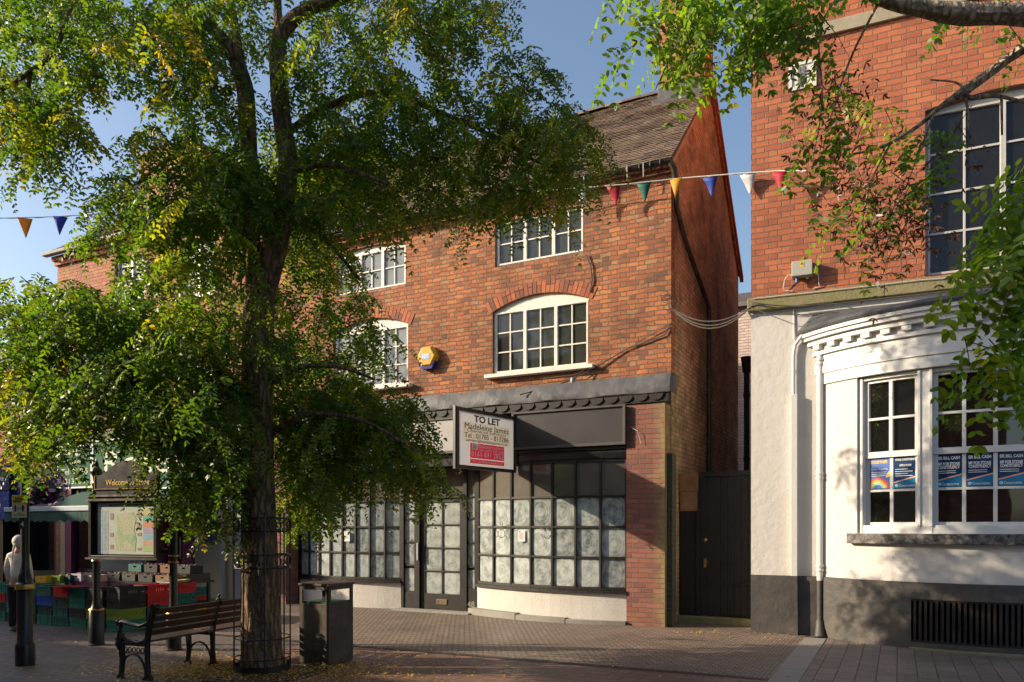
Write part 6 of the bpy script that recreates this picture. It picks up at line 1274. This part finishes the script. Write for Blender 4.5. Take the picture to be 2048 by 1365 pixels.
pb = [(1690, 200, 40, NY + .2, .1, 5), (1660, 150, 40, NY + .2, .1, 5), (1720, 290, 70, NY + .3, .1, 9), (1760, 380, 70, NY + .3, .1, 10), (1700, 440, 45, NY + .3, .1, 7), (1820, 330, 60, NY + .3, .1, 6), (1850, 420, 50, NY + .3, .1, 6), (1790, 470, 40, NY + .3, .1, 3), (1660, 300, 30, NY + .2, .1, 3), (1640, 40, 50, NY, .1, 5), (1930, 260, 60, NY + .2, .1, 3), (1340, 60, 40, NY + .2, .1, 3)]
pb = [(b[0], b[1] - 20, b[2], b[3], b[4], b[5]) + tuple(b[6:]) for b in pb]
pd, tw4 = crown('seed_pods', nt, pb, M_POD, .042, .26, seed=21, K=6, M=2, droop=.9, offset=nb, twiglen=(.1, .25), twr=.5)
tw4.build('pod_stalks', M_TWIG, nt)

# ---------------- tree guard and grille ----------------
t = thing('tree_guard', 'black wrought iron guard of bars and rings round the tree trunk', 'tree guard', TO); gr = .325
for k in range(8):
    a = R_(22.5 + 45 * k); m = MB(); c, s_ = math.cos(a), math.sin(a); m.tube([(gr * c, gr * s_, 0), (gr * c, gr * s_, 1.9)], .010, 6); m.ball((gr * c, gr * s_, 1.91), .016, 6, 5); m.build('upright', M_IRON, t)
for z0, z1 in ((1.70, 1.86), (1.26, 1.42), (.18, .42)):
    m = MB()
    for z in (z0, z1):
        pts = [(gr * math.cos(R_(15 * i)), gr * math.sin(R_(15 * i)), z) for i in range(25)]; m.tube(pts, .009, 6)
    m.build('hoop', M_IRON, t)
    rr_ = (z1 - z0) / 2 - .008
    for k in range(8):
        if z0 < 1: continue
        a = R_(45 * k); c = Vector((gr * math.cos(a), gr * math.sin(a), (z0 + z1) / 2)); tx = Vector((-math.sin(a), math.cos(a), 0)); m = MB(); m.tube([c + tx * rr_ * math.cos(R_(24 * i)) + Vector((0, 0, rr_ * math.sin(R_(24 * i)))) for i in range(16)], .009, 6); m.build('ring', M_IRON, t)
m = MB()
for i in range(24): a, b = R_(15 * i), R_(15 * i + 15); m.face([(gr * 1.01 * math.cos(a), gr * 1.01 * math.sin(a), .02), (gr * 1.01 * math.cos(b), gr * 1.01 * math.sin(b), .02), (gr * 1.01 * math.cos(b), gr * 1.01 * math.sin(b), .10), (gr * 1.01 * math.cos(a), gr * 1.01 * math.sin(a), .10)])
m.build('base_band', M_IRON, t)
t = thing('tree_grille', 'round iron grille of slots set in the paving under the tree', 'tree grille', TO + Vector((0, 0, .0)))
m = MB()
for r0, r1 in ((.34, .40), (.43, .49), (.52, .58), (.61, .67), (.70, .78)):
    n = 60; vs = []; fs = []
    for i in range(n): a = 2 * math.pi * i / n; c, s_ = math.cos(a), math.sin(a); vs += [(r0 * c, r0 * s_, .022), (r1 * c, r1 * s_, .022), (r0 * c, r0 * s_, .001), (r1 * c, r1 * s_, .001)]
    for i in range(n): a, b = i * 4, (i + 1) % n * 4; fs += [(a, a + 1, b + 1, b), (a + 1, a + 3, b + 3, b + 1), (a + 2, a, b, b + 2)]
    m.raw(vs, fs)
for k in range(8): a = R_(45 * k); c, s_ = math.cos(a), math.sin(a); m.tube([(.34 * c, .34 * s_, .008), (.76 * c, .76 * s_, .008)], .012, 5)
m.build('grating', M_BIN, t)
# ---------------- fallen leaves ----------------
rg = np.random.default_rng(31); pts = []
def scat(px, py, sx, sy, n, zt=.016):
    X_ = rg.normal(px, sx, n); Y_ = rg.normal(py, sy, n)
    for a, b in zip(X_, Y_):
        if b > 1262: g_ = G(a, b); pts.append((g_[0], g_[1], zt))
scat(400, 1345, 90, 9, 2100); scat(430, 1325, 50, 10, 600); scat(560, 1350, 150, 12, 1500, .026); scat(650, 1338, 90, 10, 700); scat(760, 1325, 130, 18, 420); scat(350, 1325, 120, 25, 320); scat(1000, 1330, 300, 30, 200); scat(1420, 1268, 40, 5, 90); scat(1650, 1275, 80, 6, 60); scat(150, 1275, 150, 12, 160); scat(1400, 1330, 400, 30, 90)
c = np.array(pts); q = len(c); a = rg.uniform(0, 6.28, q); c[:, 2] += rg.uniform(0, .012, q)
dl = norm(np.stack([np.cos(a), np.sin(a), rg.normal(0, .25, q)], 1)); nn = norm(np.stack([rg.normal(0, .3, q), rg.normal(0, .3, q), np.ones(q)], 1)); ll = .040 * rg.uniform(.6, 1.1, q)[:, None]; w = norm(np.cross(dl, nn)) * ll * .25
V = np.stack([c, c + dl * ll * .3 + w, c + dl * ll * .75 + w * .9, c + dl * ll, c + dl * ll * .75 - w * .9, c + dl * ll * .3 - w], 1).reshape(-1, 3)
me = bpy.data.meshes.new('fallen_leaves'); me.vertices.add(len(V)); me.vertices.foreach_set('co', V.astype(np.float32).ravel()); me.loops.add(q * 6); me.loops.foreach_set('vertex_index', np.arange(q * 6, dtype=np.int32)); me.polygons.add(q); me.polygons.foreach_set('loop_start', np.arange(0, q * 6, 6, dtype=np.int32)); me.polygons.foreach_set('loop_total', np.full(q, 6, dtype=np.int32))
at_ = me.attributes.new('lv', 'FLOAT', 'FACE'); at_.data.foreach_set('value', rg.uniform(0, 1, q).astype(np.float32)); me.update(); me.validate(); me.materials.append(M_FALL)
o = bpy.data.objects.new('fallen_leaves', me); COL.objects.link(o); tag(o, 'yellow fallen leaflets scattered over the paving under the tree', 'fallen leaves', kind='stuff')
